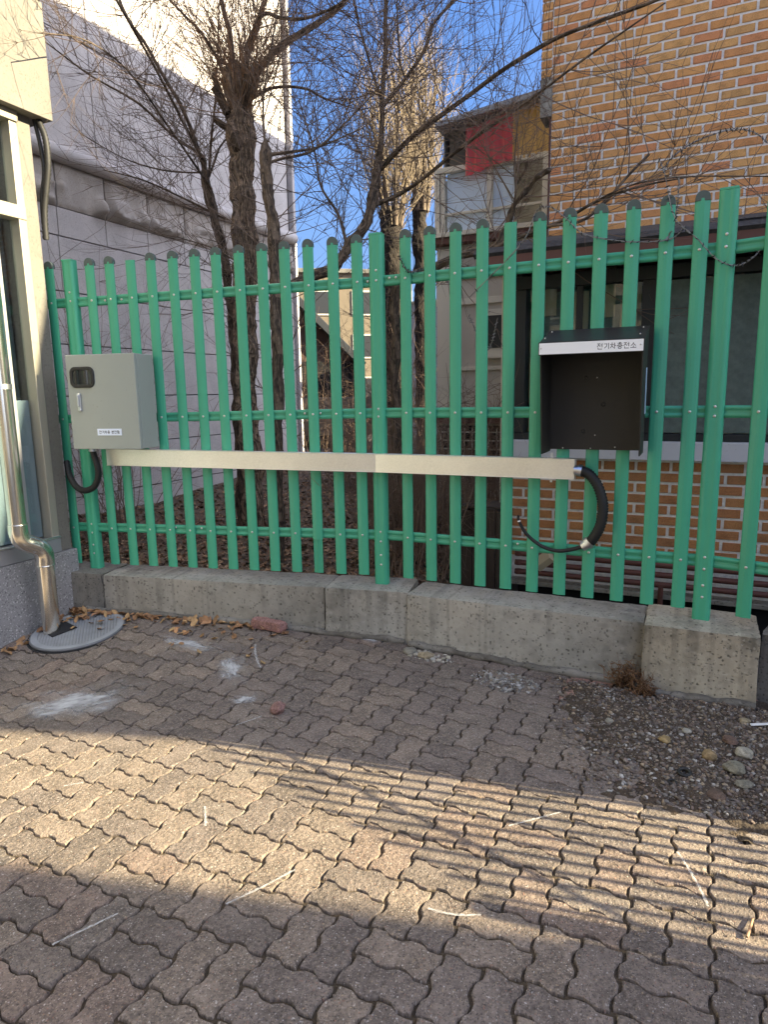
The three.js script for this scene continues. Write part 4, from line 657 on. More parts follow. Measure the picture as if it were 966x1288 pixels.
// ───────────── house with the glazed balcony ─────────────
{
  const b = thing('balcony_house', 'beige rendered house with a glazed balcony patched with red and orange sheets', 'house', [-2.47, 0, -6.6]);
  const S = (n, m, x0, x1, y0, y1, z0, z1, label, r = 0.004) => part(n, span(x0 + 2.47, x1 + 2.47, y0, y1, z0 + 6.6, z1 + 6.6, r), m, b, label);
  S('wall', M.stucco, -2.47, -1.22, -0.2, 2.93, -8.8, -6.6); S('corner_column', M.cream, -2.455, -2.27, 1.26, 2.90, -6.598, -6.56); S('ledge', M.fascia, -2.53, -1.22, 2.932, 2.99, -8.85, -6.48, 'brown ledge under the balcony'); S('ledge_top', M.cream, -2.54, -1.22, 2.992, 3.035, -8.86, -6.46);
  S('string_course', M.cream, -2.47, -1.22, 2.36, 2.42, -6.598, -6.57); S('string_course', M.cream, -2.47, -1.22, 2.6, 2.64, -6.598, -6.575); S('string_course', M.cream, -2.47, -1.22, 1.72, 1.76, -6.598, -6.575); S('cornice', M.fascia, -2.50, -1.22, 1.195, 1.25, -6.598, -6.50, 'brown cornice'); S('cornice_top', M.cream, -2.5, -1.22, 1.252, 1.285, -6.598, -6.49);
  const win = S('window', M.cream, -1.98, -1.68, 1.86, 2.30, -6.599, -6.575); part('pane', span(0.53, 0.75, 1.93, 2.24, 0.022, 0.03, 0), M.darkFrame, win); part('window_sill', span(0.46, 0.82, 1.83, 1.86, 0.0, 0.06, 0.003), M.cream, win);
  for (let x = -2.42; x < -1.5; x += 0.085) S('lattice_bar', M.cream, x, x + 0.014, 0.72, 1.15, -6.55, -6.54, null, 0.001); for (let y = 0.76; y < 1.16; y += 0.085) S('lattice_bar', M.cream, -2.45, -1.45, y, y + 0.014, -6.538, -6.528, null, 0.001); S('lattice_back', M.dark, -2.45, -1.45, 0.7, 1.17, -6.597, -6.59, null, 0.001);
  // glazed balcony
  S('balcony_back', M.stucco, -2.40, -1.22, 3.04, 3.95, -8.7, -7.5); 
  for (const x of [-2.48, -1.95, -1.425]) S('balcony_post', M.cream, x, x + 0.05, 3.037, 3.60, -6.62, -6.56); S('balcony_post', M.cream, -2.42, -2.38, 3.037, 3.6, -6.62, -6.57); S('balcony_rail', M.cream, -2.48, -1.37, 3.602, 3.65, -6.62, -6.555); S('balcony_rail', M.cream, -2.43, -1.43, 3.21, 3.235, -6.61, -6.58);
  for (const [x0, x1] of [[-2.378, -1.952], [-1.898, -1.427]]) { S('pane', M.glass, x0, x1, 3.04, 3.60, -6.598, -6.593, null, 0); }
  S('curtain', mat({ color: [0.8, 0.86, 0.98], roughness: 0.8 }), -2.37, -1.70, 3.04, 3.6, -6.625, -6.62, null, 0); S('balcony_side', M.cream, -2.47, -2.44, 3.037, 3.6, -8.7, -6.63);
  S('dark_sheet', mat({ color: [0.07, 0.065, 0.055], roughness: 0.7 }), -2.33, -2.13, 3.655, 3.96, -6.60, -6.585, 'dark patched sheet');
  S('side_sheet', mat({ color: [0.2, 0.2, 0.2], roughness: 0.7 }), -2.40, -2.385, 3.655, 3.96, -8.6, -6.60); S('back_sheet', mat({ color: [0.75, 0.73, 0.68], roughness: 0.9 }), -2.38, -1.22, 3.655, 3.94, -7.8, -7.79);
  const corr = (x0, x1, y0, y1, z, n, a, sag) => { const g = new THREE.PlaneGeometry(x1 - x0, y1 - y0, 60, 10), p = g.attributes.position; for (let i = 0; i < p.count; i++) { const u = p.getX(i) / (x1 - x0) + 0.5, v = p.getY(i) / (y1 - y0) + 0.5; p.setZ(i, a * Math.pow(0.5 + 0.5 * Math.sin(u * n * 2 * Math.PI), 3) + 0.012 * (fb3(u * 5, v * 5, z, 2) - 0.5)); p.setY(i, p.getY(i) + sag * (u - 0.5) - 0.02 * (1 - v) * n3(u * 9, 0, 1)); } g.computeVertexNormals(); return g.translate((x0 + x1) / 2 + 2.47, (y0 + y1) / 2, z + 6.6); };
  part('red_sheet', corr(-2.15, -1.70, 3.585, 3.985, -6.53, 5, 0.02, 0.09), phys({ color: [0.85, 0.09, 0.11], roughness: 0.45, transmission: 0.45, thickness: 0, side: THREE.DoubleSide }), b, 'red corrugated plastic sheet');
  part('orange_sheet', corr(-1.72, -1.23, 3.64, 4.06, -6.56, 9, 0.012, 0.06), phys({ color: [0.9, 0.56, 0.16], roughness: 0.5, transmission: 0.45, thickness: 0, side: THREE.DoubleSide }), b, 'orange corrugated plastic sheet');
  const rf = part('roof', bx(1.28, 0.045, 2.2, 0.69, 0, -1.05, 0.003).rotateZ(0.105).translate(0, 3.98, 0.1), M.aluGrey, b); part('gutter_lip', bx(1.28, 0.05, 0.03, 0.69, 0, 0.17, 0.004).rotateZ(0.105).translate(0, 3.985, 0.0), mat({ color: [0.3, 0.33, 0.38], roughness: 0.6 }), rf);
}
// ───────────── far buildings seen through the gap ─────────────
{
  const g = thing('gable_house', 'far dark brick house with a sloping grey roof seen left of the centre post', 'house', [-8.8, 0.3, -14], 0.56);
  const sh = new THREE.Shape(); sh.moveTo(-5, 0); sh.lineTo(1.5, 0); sh.lineTo(1.5, 1.85); sh.lineTo(0, 3.35); sh.lineTo(-3, 6.3); sh.lineTo(-5, 6.3); sh.lineTo(-5, 0);
  part('wall', triUV(new THREE.ExtrudeGeometry(sh, { depth: 4, bevelEnabled: false }).translate(0, 0, -4)), smat(brickS, 0.5, 0.002, { color: [0.10, 0.06, 0.048], roughness: 0.95 }), g);
  part('roof', bx(6.4, 0.16, 4.6, 0, 0, -2, 0.01).rotateZ(-0.785).translate(-0.7, 4.15, 0), mat({ color: [0.035, 0.04, 0.05], roughness: 0.8 }), g); part('dark_door', span(-0.6, 1.3, 0, 2.0, 0.01, 0.08, 0.01), M.dark, g); part('yard_wall', span(-3, 3.6, 0.3, 1.15, 1.2, 1.35, 0.02), M.concDark, g);
  const t = thing('tan_apartment', 'sunlit tan apartment block far behind the gap between the houses', 'building', [-17, 0, -30], 0.62);
  part('wall', span(-3.2, 3.2, 0, 7.4, -6, 0, 0.02), smat(stuccoS, 3, 0.002, { color: [0.36, 0.31, 0.25], roughness: 0.9 }), t); for (let f = 0; f < 3; f++) for (let i = 2; i < 5; i++) { const w = part('window', span(-6.8 + i * 2.0, -5.6 + i * 2.0, 1.2 + f * 2.1, 2.4 + f * 2.1, 0.0, 0.06, 0.01), M.cream, t); part('pane', span(-6.72 + i * 2.0, -5.68 + i * 2.0, 1.28 + f * 2.1, 2.32 + f * 2.1, 0.03, 0.07, 0), M.darkFrame, w); } part('roof', span(-3.4, 3.4, 7.4, 7.6, -6.2, 0.2, 0.02), M.concDark, t);
  const p = thing('pale_house', 'pale lavender grey house end with a cream roof rail, seen past the beige house', 'house', [-5.1, 0.2, -13]);
  part('wall', span(-0.42, 2.4, 0, 3.1, -4, 0, 0.01), mat({ color: [0.42, 0.42, 0.47], roughness: 0.85 }), p); for (let i = 0; i < 12; i++) part('roof_baluster', span(-0.4 + i * 0.2, -0.34 + i * 0.2, 3.14, 3.5, -0.1, -0.04, 0.01), M.cream, p); part('roof_rail', span(-0.45, 2.4, 3.5, 3.58, -0.13, 0, 0.01), M.cream, p); part('roof_edge', span(-0.46, 2.4, 3.1, 3.14, -4, 0.04, 0.01), M.cream, p);
  solo('white_pole', cyl(0.03, 0.03, 1.6, -5.53, 1.1, -12), M.white, 'thin white pole beside the trunk of the far pollarded tree', 'pole');
}
// buildings beyond the right edge of the view: they shade the yard
{
  const a = thing('neighbour_block', 'grey apartment block beyond the right edge', 'building', [19.2, 0, -5.37]);
  const s = new THREE.Shape(); s.moveTo(0, 0); s.lineTo(6, 1.7); s.lineTo(6, 11); s.lineTo(-1.5, 11); s.lineTo(-1.5, -0.3); s.lineTo(0, 0);
  part('wall', triUV(new THREE.ExtrudeGeometry(s, { depth: 11.2, bevelEnabled: false }).rotateX(-Math.PI / 2)), M.stucco, a);
  const c = thing('workshop_block', 'pale workshop block across the lane beyond the right edge', 'building', [16.9, 0, -3.95]);
  const q = new THREE.Shape(); q.moveTo(0, 0); q.lineTo(1.6, 0.405); q.lineTo(3.1, 0.785); q.lineTo(3.1, -12); q.lineTo(0, -12); q.lineTo(0, 0);
  part('wall', triUV(new THREE.ExtrudeGeometry(q, { depth: 9.9, bevelEnabled: false }).rotateX(-Math.PI / 2)), M.stucco, c);
  const d = thing('rear_building', 'pale rendered building behind the viewer, mirrored in the window panes', 'building', [-3, 0, 11]);
  part('wall', span(-9, 9, 0, 8.5, 0, 6, 0), smat(stuccoS, 1.6, 0.002, { color: [1.15, 1.1, 1.0], roughness: 0.9 }), d);
  for (let f = 0; f < 3; f++) for (let i = 0; i < 7; i++) { const w = part('window', span(-8.2 + i * 2.4, -6.9 + i * 2.4, 0.9 + f * 2.6, 2.3 + f * 2.6, -0.05, -0.002, 0.01), M.cream, d); part('pane', span(-8.12 + i * 2.4, -6.98 + i * 2.4, 0.98 + f * 2.6, 2.22 + f * 2.6, -0.06, -0.052, 0), M.darkFrame, w); }
}

// ───────────── garden behind the fence ─────────────
{
  const hy = (x, z) => 0.30 + 0.10 * (fb3(x * 0.9, 0, z * 0.9, 3) - 0.5) + 0.05 * (fb3(x * 4, 1, z * 4, 3) - 0.5) + 0.10 * sst(-x - 4.4, 0, 1) - 0.45 * sst(x, -1.62, -1.25) * sst(z, -6.4, -6.2) + 0.12 * sst(-z - 5, 0, 3);
  const strip = (z) => -3.62 - (z < -3.0 ? 0 : 0);
  const g = new THREE.PlaneGeometry(4.6, 6.6, 120, 150).rotateX(-Math.PI / 2).translate(-3.1, 0, -6.6), p = g.attributes.position;
  // the soil starts at the back of the base wall, which bends at the centre post
  const back = (x) => (x < -1.72 ? -3.6 + (-1.72 - x) * 0.194 : -3.6) - 0.16;
  for (let i = 0; i < p.count; i++) { const x = p.getX(i), t = (p.getZ(i) + 9.9) / 6.6, z = -9.9 + t * (back(x) + 9.9); p.setZ(i, z); p.setY(i, hy(x, z)); }
  g.computeVertexNormals(); solo('garden_soil', triUV(g), M.soil, 'bare garden soil covered with dry leaves behind the fence', 'soil', null, 'structure');
  const yard = new THREE.PlaneGeometry(60, 70).rotateX(-Math.PI / 2).translate(-12, 0.22, -44.8); solo('far_yard', triUV(yard), M.asphalt, 'grey paved yard far behind the garden', 'yard', null, 'structure');
  const path = new THREE.PlaneGeometry(60, 0.8).rotateX(-Math.PI / 2).translate(-12, 0.226, -14.5); solo('far_verge', triUV(path), M.soil, 'brown strip of leaves along the far yard', 'verge', null, 'structure');
  // leaf litter
  reseed(401);
  const leaf = (s) => { const P = [[0, 0, 0], [0.35, 0.10, 0.32], [0.8, 0.03, 0.34], [1, 0.16, 0], [0.75, 0.07, -0.36], [0.3, 0.12, -0.3], [0.5, -0.02, 0]], I = [0, 1, 6, 1, 2, 6, 2, 3, 6, 3, 4, 6, 4, 5, 6, 5, 0, 6]; const q = new THREE.BufferGeometry(); q.setAttribute('position', new THREE.Float32BufferAttribute(P.map(([x, y, z]) => [(x - 0.5) * 1.3, y * (1 + s), z * 1.2]).flat(), 3)); q.setAttribute('uv', new THREE.Float32BufferAttribute(P.map(([x, , z]) => [x, z + 0.5]).flat(), 2)); q.setIndex(I); q.computeVertexNormals(); return q; };
  const lm = mat({ map: leafS.map, roughness: 0.85, side: THREE.DoubleSide }), m4 = new THREE.Matrix4(), e = new THREE.Euler(), c = new THREE.Color();
  const leaves = (name, label, n, place, cols, s0, s1) => { const im = shade(new THREE.InstancedMesh(leaf(rr(0, 1)), lm, n)); im.name = numbered(name); for (let i = 0; i < n; i++) { const [x, y, z] = place(), s = rr(s0, s1), q = cols[Math.floor(rnd() * cols.length)], k = rr(0.6, 1.3); m4.makeRotationFromEuler(e.set(rr(-0.6, 0.6), rr(0, 6.3), rr(-0.6, 0.6))).scale(V(s, s, s * rr(0.5, 1))).setPosition(x, y + s * 0.1, z); im.setMatrixAt(i, m4); im.setColorAt(i, c.setRGB(q[0] * k, q[1] * k, q[2] * k)); } scene.add(im); info(im, label, 'leaves', null, 'stuff'); };
  const browns = [[0.26, 0.145, 0.08], [0.32, 0.19, 0.105], [0.18, 0.105, 0.07], [0.38, 0.25, 0.15], [0.12, 0.08, 0.055]];
  leaves('leaf_litter', 'brown leaf litter carpeting the garden soil', 15000, () => { const x = rr(-5.25, -1.3), z = back(x) - 6.2 * Math.pow(rnd(), 1.5); return [x, hy(x, z), z]; }, browns, 0.018, 0.05);
  leaves('fallen_leaves', 'dry tan leaves gathered in the corner by the manhole cover', 170, () => { const t = rnd(), a = rnd() * rnd() * rnd(); const x = -3.74 + t * t * 1.5 + rr(-0.03, 0.03), z = -3.05 - (x + 3.74) * 0.2 + a * 0.42 + 0.01; return [x, gy(x, z) + 0.012 * rnd() + (x < -3.4 && z > -3.07 ? 0.012 : 0), z]; }, [[0.36, 0.2, 0.085], [0.42, 0.26, 0.12], [0.25, 0.13, 0.06], [0.3, 0.16, 0.08]], 0.03, 0.062);
  leaves('fallen_leaves', 'few curled dry leaves against the plinth left of the drain pipe', 16, () => { const z = rr(-2.72, -2.42); return [rr(-3.77, -3.66), 0.012, z]; }, [[0.38, 0.22, 0.1], [0.3, 0.17, 0.08]], 0.035, 0.07);
  leaves('fallen_leaves', 'single tan leaves scattered on the shaded paving', 26, () => { const x = rr(-3.2, -1.9), z = rr(-3.3, -2.85); return [x, gy(x, z) + 0.004, z]; }, [[0.45, 0.29, 0.13], [0.38, 0.2, 0.09]], 0.02, 0.045);
  leaves('leaf_litter', 'sunlit straw coloured grass and leaves beyond the trees', 2600, () => [rr(-9.5, -4.9), 0.235, rr(-10.6, -9.2)], [[0.34, 0.24, 0.11], [0.28, 0.2, 0.1], [0.2, 0.16, 0.07]], 0.03, 0.08);
}

// ───────────── trees ─────────────
const smooth = (L, n = 6) => { const pts = L.map(([x, y, z]) => V(x, y, z)), c = new THREE.CatmullRomCurve3(pts, false, 'centripetal'), N = (L.length - 1) * n, P = [], R = []; for (let i = 0; i <= N; i++) { const t = i / N, k = Math.min(L.length - 2, Math.floor(t * (L.length - 1))), f = t * (L.length - 1) - k; P.push(c.getPoint(t)); R.push(L[k][3] + (L[k + 1][3] - L[k][3]) * f); } return [P, R]; };
const lumpy = ([P, R], amp, f) => [P.map((p, i) => p.clone().add(V(fb3(p.y * f, 1, i * 0.01, 2) - 0.5, 0, fb3(p.y * f, 5, i * 0.01, 2) - 0.5).multiplyScalar(amp * R[i]))), R.map((r, i) => r * (0.86 + 0.28 * fb3(P[i].y * f * 2, P[i].x, 3, 2)))];
function limb(tree, name, L, m, sides = 10, amp = 0.35) {
  const [P, R] = lumpy(smooth(L, sides > 9 ? 16 : 6), amp, 5), big = Math.max(...L.map((q) => q[3])) > 0.085; if (big) sides = 30; const g = new Tubes().add(P, R, sides).geo();
  if (sides > 9) { const p = g.attributes.position, n = g.attributes.normal; for (let i = 0; i < p.count; i++) { const x = p.getX(i), y = p.getY(i), z = p.getZ(i), k = big ? (Math.abs(fb3(x * 42, y * 5, z * 42, 3) - 0.5) * 2 - 0.3) * 0.05 + (fb3(x * 9, y * 5, z * 9, 2) - 0.5) * 0.07 : (fb3(x * 34, y * 8, z * 34, 3) - 0.5) * 0.045; p.setXYZ(i, x + n.getX(i) * k, y, z + n.getZ(i) * k); } g.computeVertexNormals(); }
  part(name, g, m, tree); return [P, R];
}
// a wavering thin shoot; returns its points
function shoot(T, p, d, len, r, { curl = 0.13, up = 0.15, sides = 3, n = 6 } = {}) {
  const pts = [p.clone()], rad = [r]; let q = p.clone(), v = d.clone().normalize();
  for (let i = 1; i <= n; i++) { v.add(V(rr(-curl, curl), rr(-curl, curl) + up * 0.3, rr(-curl, curl))).normalize(); q = q.clone().addScaledVector(v, len / n); pts.push(q); rad.push(r * (1 - 0.75 * i / n)); }
  T.add(pts, rad, sides, false); return pts;
}
function sideTwigs(T, [P, R], step, { len = [0.25, 0.8], r = 0.0035, up = 0.3, from = 0, subs = 4, clip = null } = {}) {
  let acc = 0;
  for (let i = Math.max(1, Math.floor(P.length * from)); i < P.length; i++) {
    acc += P[i].distanceTo(P[i - 1]);
    while (acc > step) {
      acc -= step * rr(0.6, 1.4);
      const t = P[i].clone().sub(P[i - 1]).normalize(), a = V(rr(-1, 1), rr(-1, 1), rr(-1, 1)).cross(t).normalize(), d = a.multiplyScalar(0.9).addScaledVector(t, rr(0.1, 0.9)).add(V(0, up * rr(0, 1), 0));
      const l = rr(...len) * (0.7 + 0.5 * rnd()), rr0 = Math.min(R[i] * 0.7, r * (0.8 + l));
      if (clip && !clip(P[i].clone().addScaledVector(d, l))) continue;
      const pts = shoot(T, P[i], d, l, rr0, { n: 7 });
      for (let k = 0; k < subs; k++) { const j = 2 + Math.floor(rnd() * 5), dd = pts[j].clone().sub(pts[j - 1]).normalize().add(V(rr(-1, 1), rr(-0.7, 1), rr(-1, 1)).multiplyScalar(0.8)); const l2 = l * rr(0.25, 0.6), q = shoot(T, pts[j], dd, l2, rr0 * 0.6, { n: 4 }); if (rnd() < 0.6) shoot(T, q[2], V(rr(-1, 1), rr(-0.5, 1), rr(-1, 1)), l2 * 0.5, rr0 * 0.45, { n: 3 }); }
    }
  }
}
const inYard = (p) => !(p.y > 2.95 && p.x > -0.75 && hash(p.x * 900, p.y * 900, p.z * 900) > 0.22) && !(p.x > -1.75 && p.z > -3.68 && p.y < 2.6) && p.x > -5.2 && !(p.z < -5.7 && p.x > -1.2) && p.z < -2.6;
const rel = (L, o) => L.map(([x, y, z, r]) => [x - o[0], y - o[1], z - o[2], r]);
function tree(name, label, o, trunks, limbs, m, twigM, seedN, fill) {
  const t = thing(name, label, 'tree', o), T = new Tubes(); reseed(seedN); const ok = (p) => inYard(p.clone().add(V(...o)));
  const tr = trunks.map((L) => limb(t, 'trunk', rel(L, o).map(([x, y, z, r]) => [x, y, z, r * (r > 0.085 ? 1 : 0.82)]), m, 14, 0.6));
  const lb = limbs.map((L) => limb(t, 'branch', rel(L, o).map(([x, y, z, r]) => [x, y, z, r * 0.7]), M.barkDark, 7, 1.5));
  fill(T, tr, lb, ok, t);
  info(part('twigs', T.geo(), twigM, t), null, null, null, 'stuff');
}
tree('bare_tree', 'slim bare tree forking low, leftmost of the trees behind the fence', [-3.96, 0.28, -5.15],
  [[[-3.96, 0.2, -5.15, 0.066], [-3.91, 1.05, -5.13, 0.057], [-3.88, 2.20, -5.09, 0.051], [-3.95, 2.89, -5.07, 0.048], [-4.01, 3.16, -5.06, 0.047], [-4.06, 3.45, -5.05, 0.040], [-4.07, 3.52, -5.05, 0.026]]],
  [[[-4.06, 3.44, -5.05, 0.021], [-4.04, 3.55, -5.02, 0.020], [-4.25, 3.71, -4.95, 0.018], [-4.53, 3.99, -4.85, 0.015], [-4.67, 4.09, -4.80, 0.014], [-4.98, 4.28, -4.72, 0.012], [-5.22, 4.50, -4.45, 0.007]],
   [[-4.06, 3.45, -5.05, 0.028], [-4.15, 3.83, -5.00, 0.025], [-4.32, 4.19, -4.94, 0.022], [-4.46, 4.45, -4.89, 0.020], [-4.66, 4.80, -4.83, 0.018], [-4.72, 5.2, -4.80, 0.012]],
   [[-4.02, 3.42, -5.05, 0.018], [-4.00, 3.82, -5.12, 0.015], [-3.99, 4.17, -5.19, 0.013], [-3.99, 4.9, -5.30, 0.006]],
   [[-4.02, 3.40, -5.05, 0.015], [-3.94, 3.64, -5.12, 0.012], [-3.85, 3.76, -5.16, 0.009], [-3.76, 3.98, -5.20, 0.005]],
   [[-4.06, 3.44, -5.05, 0.011], [-4.40, 3.48, -4.95, 0.010], [-4.74, 3.59, -4.84, 0.008], [-5.14, 3.83, -4.70, 0.004]],
   [[-4.05, 3.50, -5.05, 0.02], [-3.95, 3.9, -4.5, 0.016], [-3.8, 4.2, -3.9, 0.012], [-3.62, 4.35, -3.4, 0.009], [-3.5, 4.4, -2.95, 0.005]], [[-4.0, 3.3, -5.05, 0.016], [-3.9, 3.55, -4.5, 0.012], [-3.75, 3.75, -3.9, 0.009], [-3.6, 3.7, -3.4, 0.006], [-3.5, 3.55, -3.0, 0.004]],
   [[-3.90, 3.05, -5.10, 0.015], [-4.26, 3.24, -4.99, 0.012], [-4.63, 3.42, -4.89, 0.010], [-4.99, 3.53, -4.80, 0.005]]], M.barkDark, M.twigDark, 501,
  (T, tr, lb, ok) => { for (const l of lb) sideTwigs(T, l, 0.036, { len: [0.25, 0.85], r: 0.0024, clip: ok, subs: 5 }); sideTwigs(T, tr[0], 0.10, { len: [0.2, 0.6], r: 0.003, clip: ok, from: 0.25 }); });
tree('pollarded_tree', 'thick pollarded tree with a knobbly head bursting into golden shoots', [-3.60, 0.24, -4.85],
  [[[-3.60, 0.18, -4.85, 0.098], [-3.62, 1.07, -4.88, 0.093], [-3.61, 2.17, -4.92, 0.097], [-3.60, 2.82, -4.95, 0.100], [-3.60, 3.27, -4.96, 0.102], [-3.60, 3.65, -4.98, 0.106], [-3.62, 3.95, -4.99, 0.116], [-3.63, 4.13, -5.00, 0.10], [-3.63, 4.22, -5.0, 0.05]]],
  [[[-3.66, 3.74, -4.95, 0.045], [-3.75, 3.97, -4.92, 0.040], [-3.78, 4.11, -4.90, 0.03]], [[-3.49, 3.92, -5.00, 0.021], [-3.32, 3.99, -5.07, 0.018], [-3.07, 3.97, -5.17, 0.014], [-2.96, 3.91, -5.23, 0.012], [-2.70, 3.80, -5.30, 0.006]],
   [[-3.54, 4.02, -5.00, 0.056], [-3.37, 4.18, -5.05, 0.042], [-3.24, 4.29, -5.09, 0.039], [-2.98, 4.42, -5.17, 0.034], [-2.72, 4.58, -5.25, 0.028], [-2.4, 4.95, -5.30, 0.02]], [[-3.45, 4.24, -4.90, 0.023], [-3.22, 4.39, -4.81, 0.019], [-3.02, 4.30, -4.76, 0.018], [-2.78, 4.22, -4.71, 0.016], [-2.39, 4.20, -4.60, 0.012], [-2.0, 4.35, -4.5, 0.006]],
   [[-3.62, 4.02, -5.00, 0.045], [-3.67, 4.39, -5.00, 0.034], [-3.78, 4.88, -5.00, 0.026]], [[-3.57, 4.02, -5.00, 0.045], [-3.48, 4.37, -5.04, 0.034], [-3.29, 4.81, -5.10, 0.025]], [[-3.68, 4.02, -5.00, 0.026], [-3.84, 4.37, -4.93, 0.019], [-4.21, 4.80, -4.80, 0.013]], [[-3.52, 3.84, -4.92, 0.055], [-3.46, 3.93, -4.88, 0.055], [-3.42, 4.03, -4.86, 0.045]], [[-3.66, 3.80, -4.9, 0.05], [-3.70, 3.90, -4.87, 0.05], [-3.74, 3.99, -4.83, 0.045]], [[-3.6, 3.5, -4.92, 0.06], [-3.56, 3.56, -4.86, 0.07], [-3.55, 3.63, -4.84, 0.03]], [[-3.68, 3.70, -4.97, 0.04], [-3.75, 3.74, -4.95, 0.04], [-3.83, 3.80, -4.94, 0.035]], [[-3.55, 4.0, -5.05, 0.07], [-3.5, 4.1, -5.08, 0.075], [-3.48, 4.2, -5.1, 0.04]]], M.bark, M.twig, 502,
  (T, tr, lb, ok, t) => {
    for (const l of lb) sideTwigs(T, l, 0.032, { len: [0.3, 1.0], r: 0.0024, clip: ok, subs: 5 });
    const S = new Tubes(); for (let i = 0; i < 230; i++) { const a = rr(0, 6.28), q = V(Math.cos(a) * rr(0.02, 0.16), rr(3.55, 3.98), -0.12 + Math.sin(a) * rr(0.02, 0.14)), d = V(Math.cos(a) * rr(0.2, 1.3), rr(0.0, 1.3), Math.sin(a) * rr(0.2, 1)); const pts = shoot(S, q, d, rr(0.3, 1.15), rr(0.002, 0.0046), { n: 9, curl: 0.2, up: 0.3, sides: 4 }); if (rnd() < 0.6) for (let k = 0; k < 2; k++) shoot(S, pts[3 + Math.floor(rnd() * 5)], d.clone().add(V(rr(-1, 1), rr(-0.5, 1), rr(-1, 1))), rr(0.15, 0.4), 0.0018, { n: 4 }); }
    info(part('shoots', S.geo(), M.shoot, t, 'golden brown shoots springing from the head'), null, null, null, 'stuff');
    sideTwigs(T, tr[0], 0.16, { len: [0.15, 0.5], r: 0.0028, clip: ok, from: 0.2, subs: 3 });
  });
tree('bare_tree', 'dark trunked bare tree right behind the fence whose limb sweeps right along the top rail', [-2.76, 0.29, -3.98],
  [[[-2.76, 0.2, -3.98, 0.072], [-2.78, 0.92, -4.05, 0.062], [-2.77, 1.77, -4.14, 0.056], [-2.79, 2.16, -4.18, 0.055], [-2.82, 2.55, -4.22, 0.052], [-2.85, 2.83, -4.25, 0.050], [-2.90, 3.08, -4.28, 0.047], [-2.90, 3.24, -4.30, 0.040], [-2.90, 3.30, -4.31, 0.018]],
   [[-2.80, 2.22, -4.2, 0.054], [-2.72, 2.29, -4.31, 0.048], [-2.59, 2.36, -4.39, 0.048], [-2.47, 2.41, -4.46, 0.047], [-2.39, 2.58, -4.56, 0.047], [-2.32, 2.69, -4.63, 0.046], [-2.28, 2.84, -4.71, 0.046], [-2.29, 3.08, -4.82, 0.043], [-2.29, 3.26, -4.90, 0.036], [-2.29, 3.34, -4.91, 0.02]]],
  [[[-2.89, 3.19, -4.30, 0.017], [-2.72, 3.22, -4.41, 0.014], [-2.59, 3.25, -4.49, 0.011], [-2.30, 3.38, -4.65, 0.006]], [[-2.90, 3.13, -4.30, 0.015], [-2.82, 3.16, -4.34, 0.014], [-2.62, 3.21, -4.44, 0.012], [-2.43, 3.38, -4.56, 0.010], [-2.1, 3.75, -4.75, 0.005]], [[-2.91, 3.22, -4.30, 0.014], [-2.96, 3.54, -4.37, 0.011], [-2.95, 3.79, -4.43, 0.009], [-2.90, 4.3, -4.55, 0.005]], [[-2.81, 2.14, -4.20, 0.011], [-3.11, 2.42, -4.28, 0.009], [-3.40, 2.60, -4.34, 0.008], [-3.85, 2.76, -4.40, 0.004]],
   [[-2.29, 3.24, -4.90, 0.030], [-2.29, 3.62, -4.96, 0.027], [-2.28, 3.99, -5.01, 0.024], [-2.29, 4.39, -5.07, 0.021], [-2.3, 4.95, -5.15, 0.015]],
   [[-2.29, 3.17, -4.90, 0.030], [-2.12, 3.28, -4.87, 0.028], [-1.93, 3.37, -4.84, 0.026], [-1.73, 3.44, -4.81, 0.024], [-1.56, 3.50, -4.78, 0.023], [-1.33, 3.58, -4.73, 0.021], [-1.12, 3.64, -4.70, 0.019], [-0.95, 3.67, -4.66, 0.017], [-0.65, 3.69, -4.61, 0.015], [-0.34, 3.70, -4.55, 0.012], [0.1, 3.78, -4.45, 0.007]],
   [[-2.30, 3.62, -4.97, 0.022], [-2.14, 3.79, -5.02, 0.020], [-1.99, 3.96, -5.04, 0.018], [-1.91, 4.15, -5.07, 0.016], [-1.77, 4.28, -5.09, 0.015], [-1.55, 4.6, -5.1, 0.01]], [[-2.30, 3.66, -4.98, 0.014], [-2.46, 4.05, -5.08, 0.013], [-2.62, 4.52, -5.17, 0.011], [-2.72, 4.9, -5.20, 0.007]], [[-2.12, 3.80, -5.02, 0.012], [-2.16, 3.91, -5.02, 0.011], [-2.19, 4.12, -5.05, 0.010], [-2.22, 4.7, -5.10, 0.005]],
   [[-2.29, 2.87, -4.74, 0.026], [-2.10, 2.94, -4.81, 0.022], [-1.86, 3.02, -4.76, 0.020], [-1.64, 3.12, -4.71, 0.018], [-1.47, 3.19, -4.67, 0.016], [-1.26, 3.26, -4.62, 0.014], [-1.03, 3.34, -4.57, 0.012], [-0.72, 3.45, -4.48, 0.010], [-0.3, 3.60, -4.40, 0.005]], [[-2.40, 2.56, -4.56, 0.018], [-2.52, 2.82, -4.65, 0.016], [-2.68, 3.05, -4.69, 0.013], [-2.77, 3.33, -4.75, 0.011], [-2.95, 3.75, -4.85, 0.006]]], M.barkDark, M.twigDark, 503,
  (T, tr, lb, ok) => { for (const l of lb) sideTwigs(T, l, 0.031, { len: [0.3, 1.1], r: 0.0024, clip: ok, subs: 5 }); for (const l of tr) sideTwigs(T, l, 0.05, { len: [0.25, 0.9], r: 0.003, clip: ok, from: 0.2, subs: 5 }); });
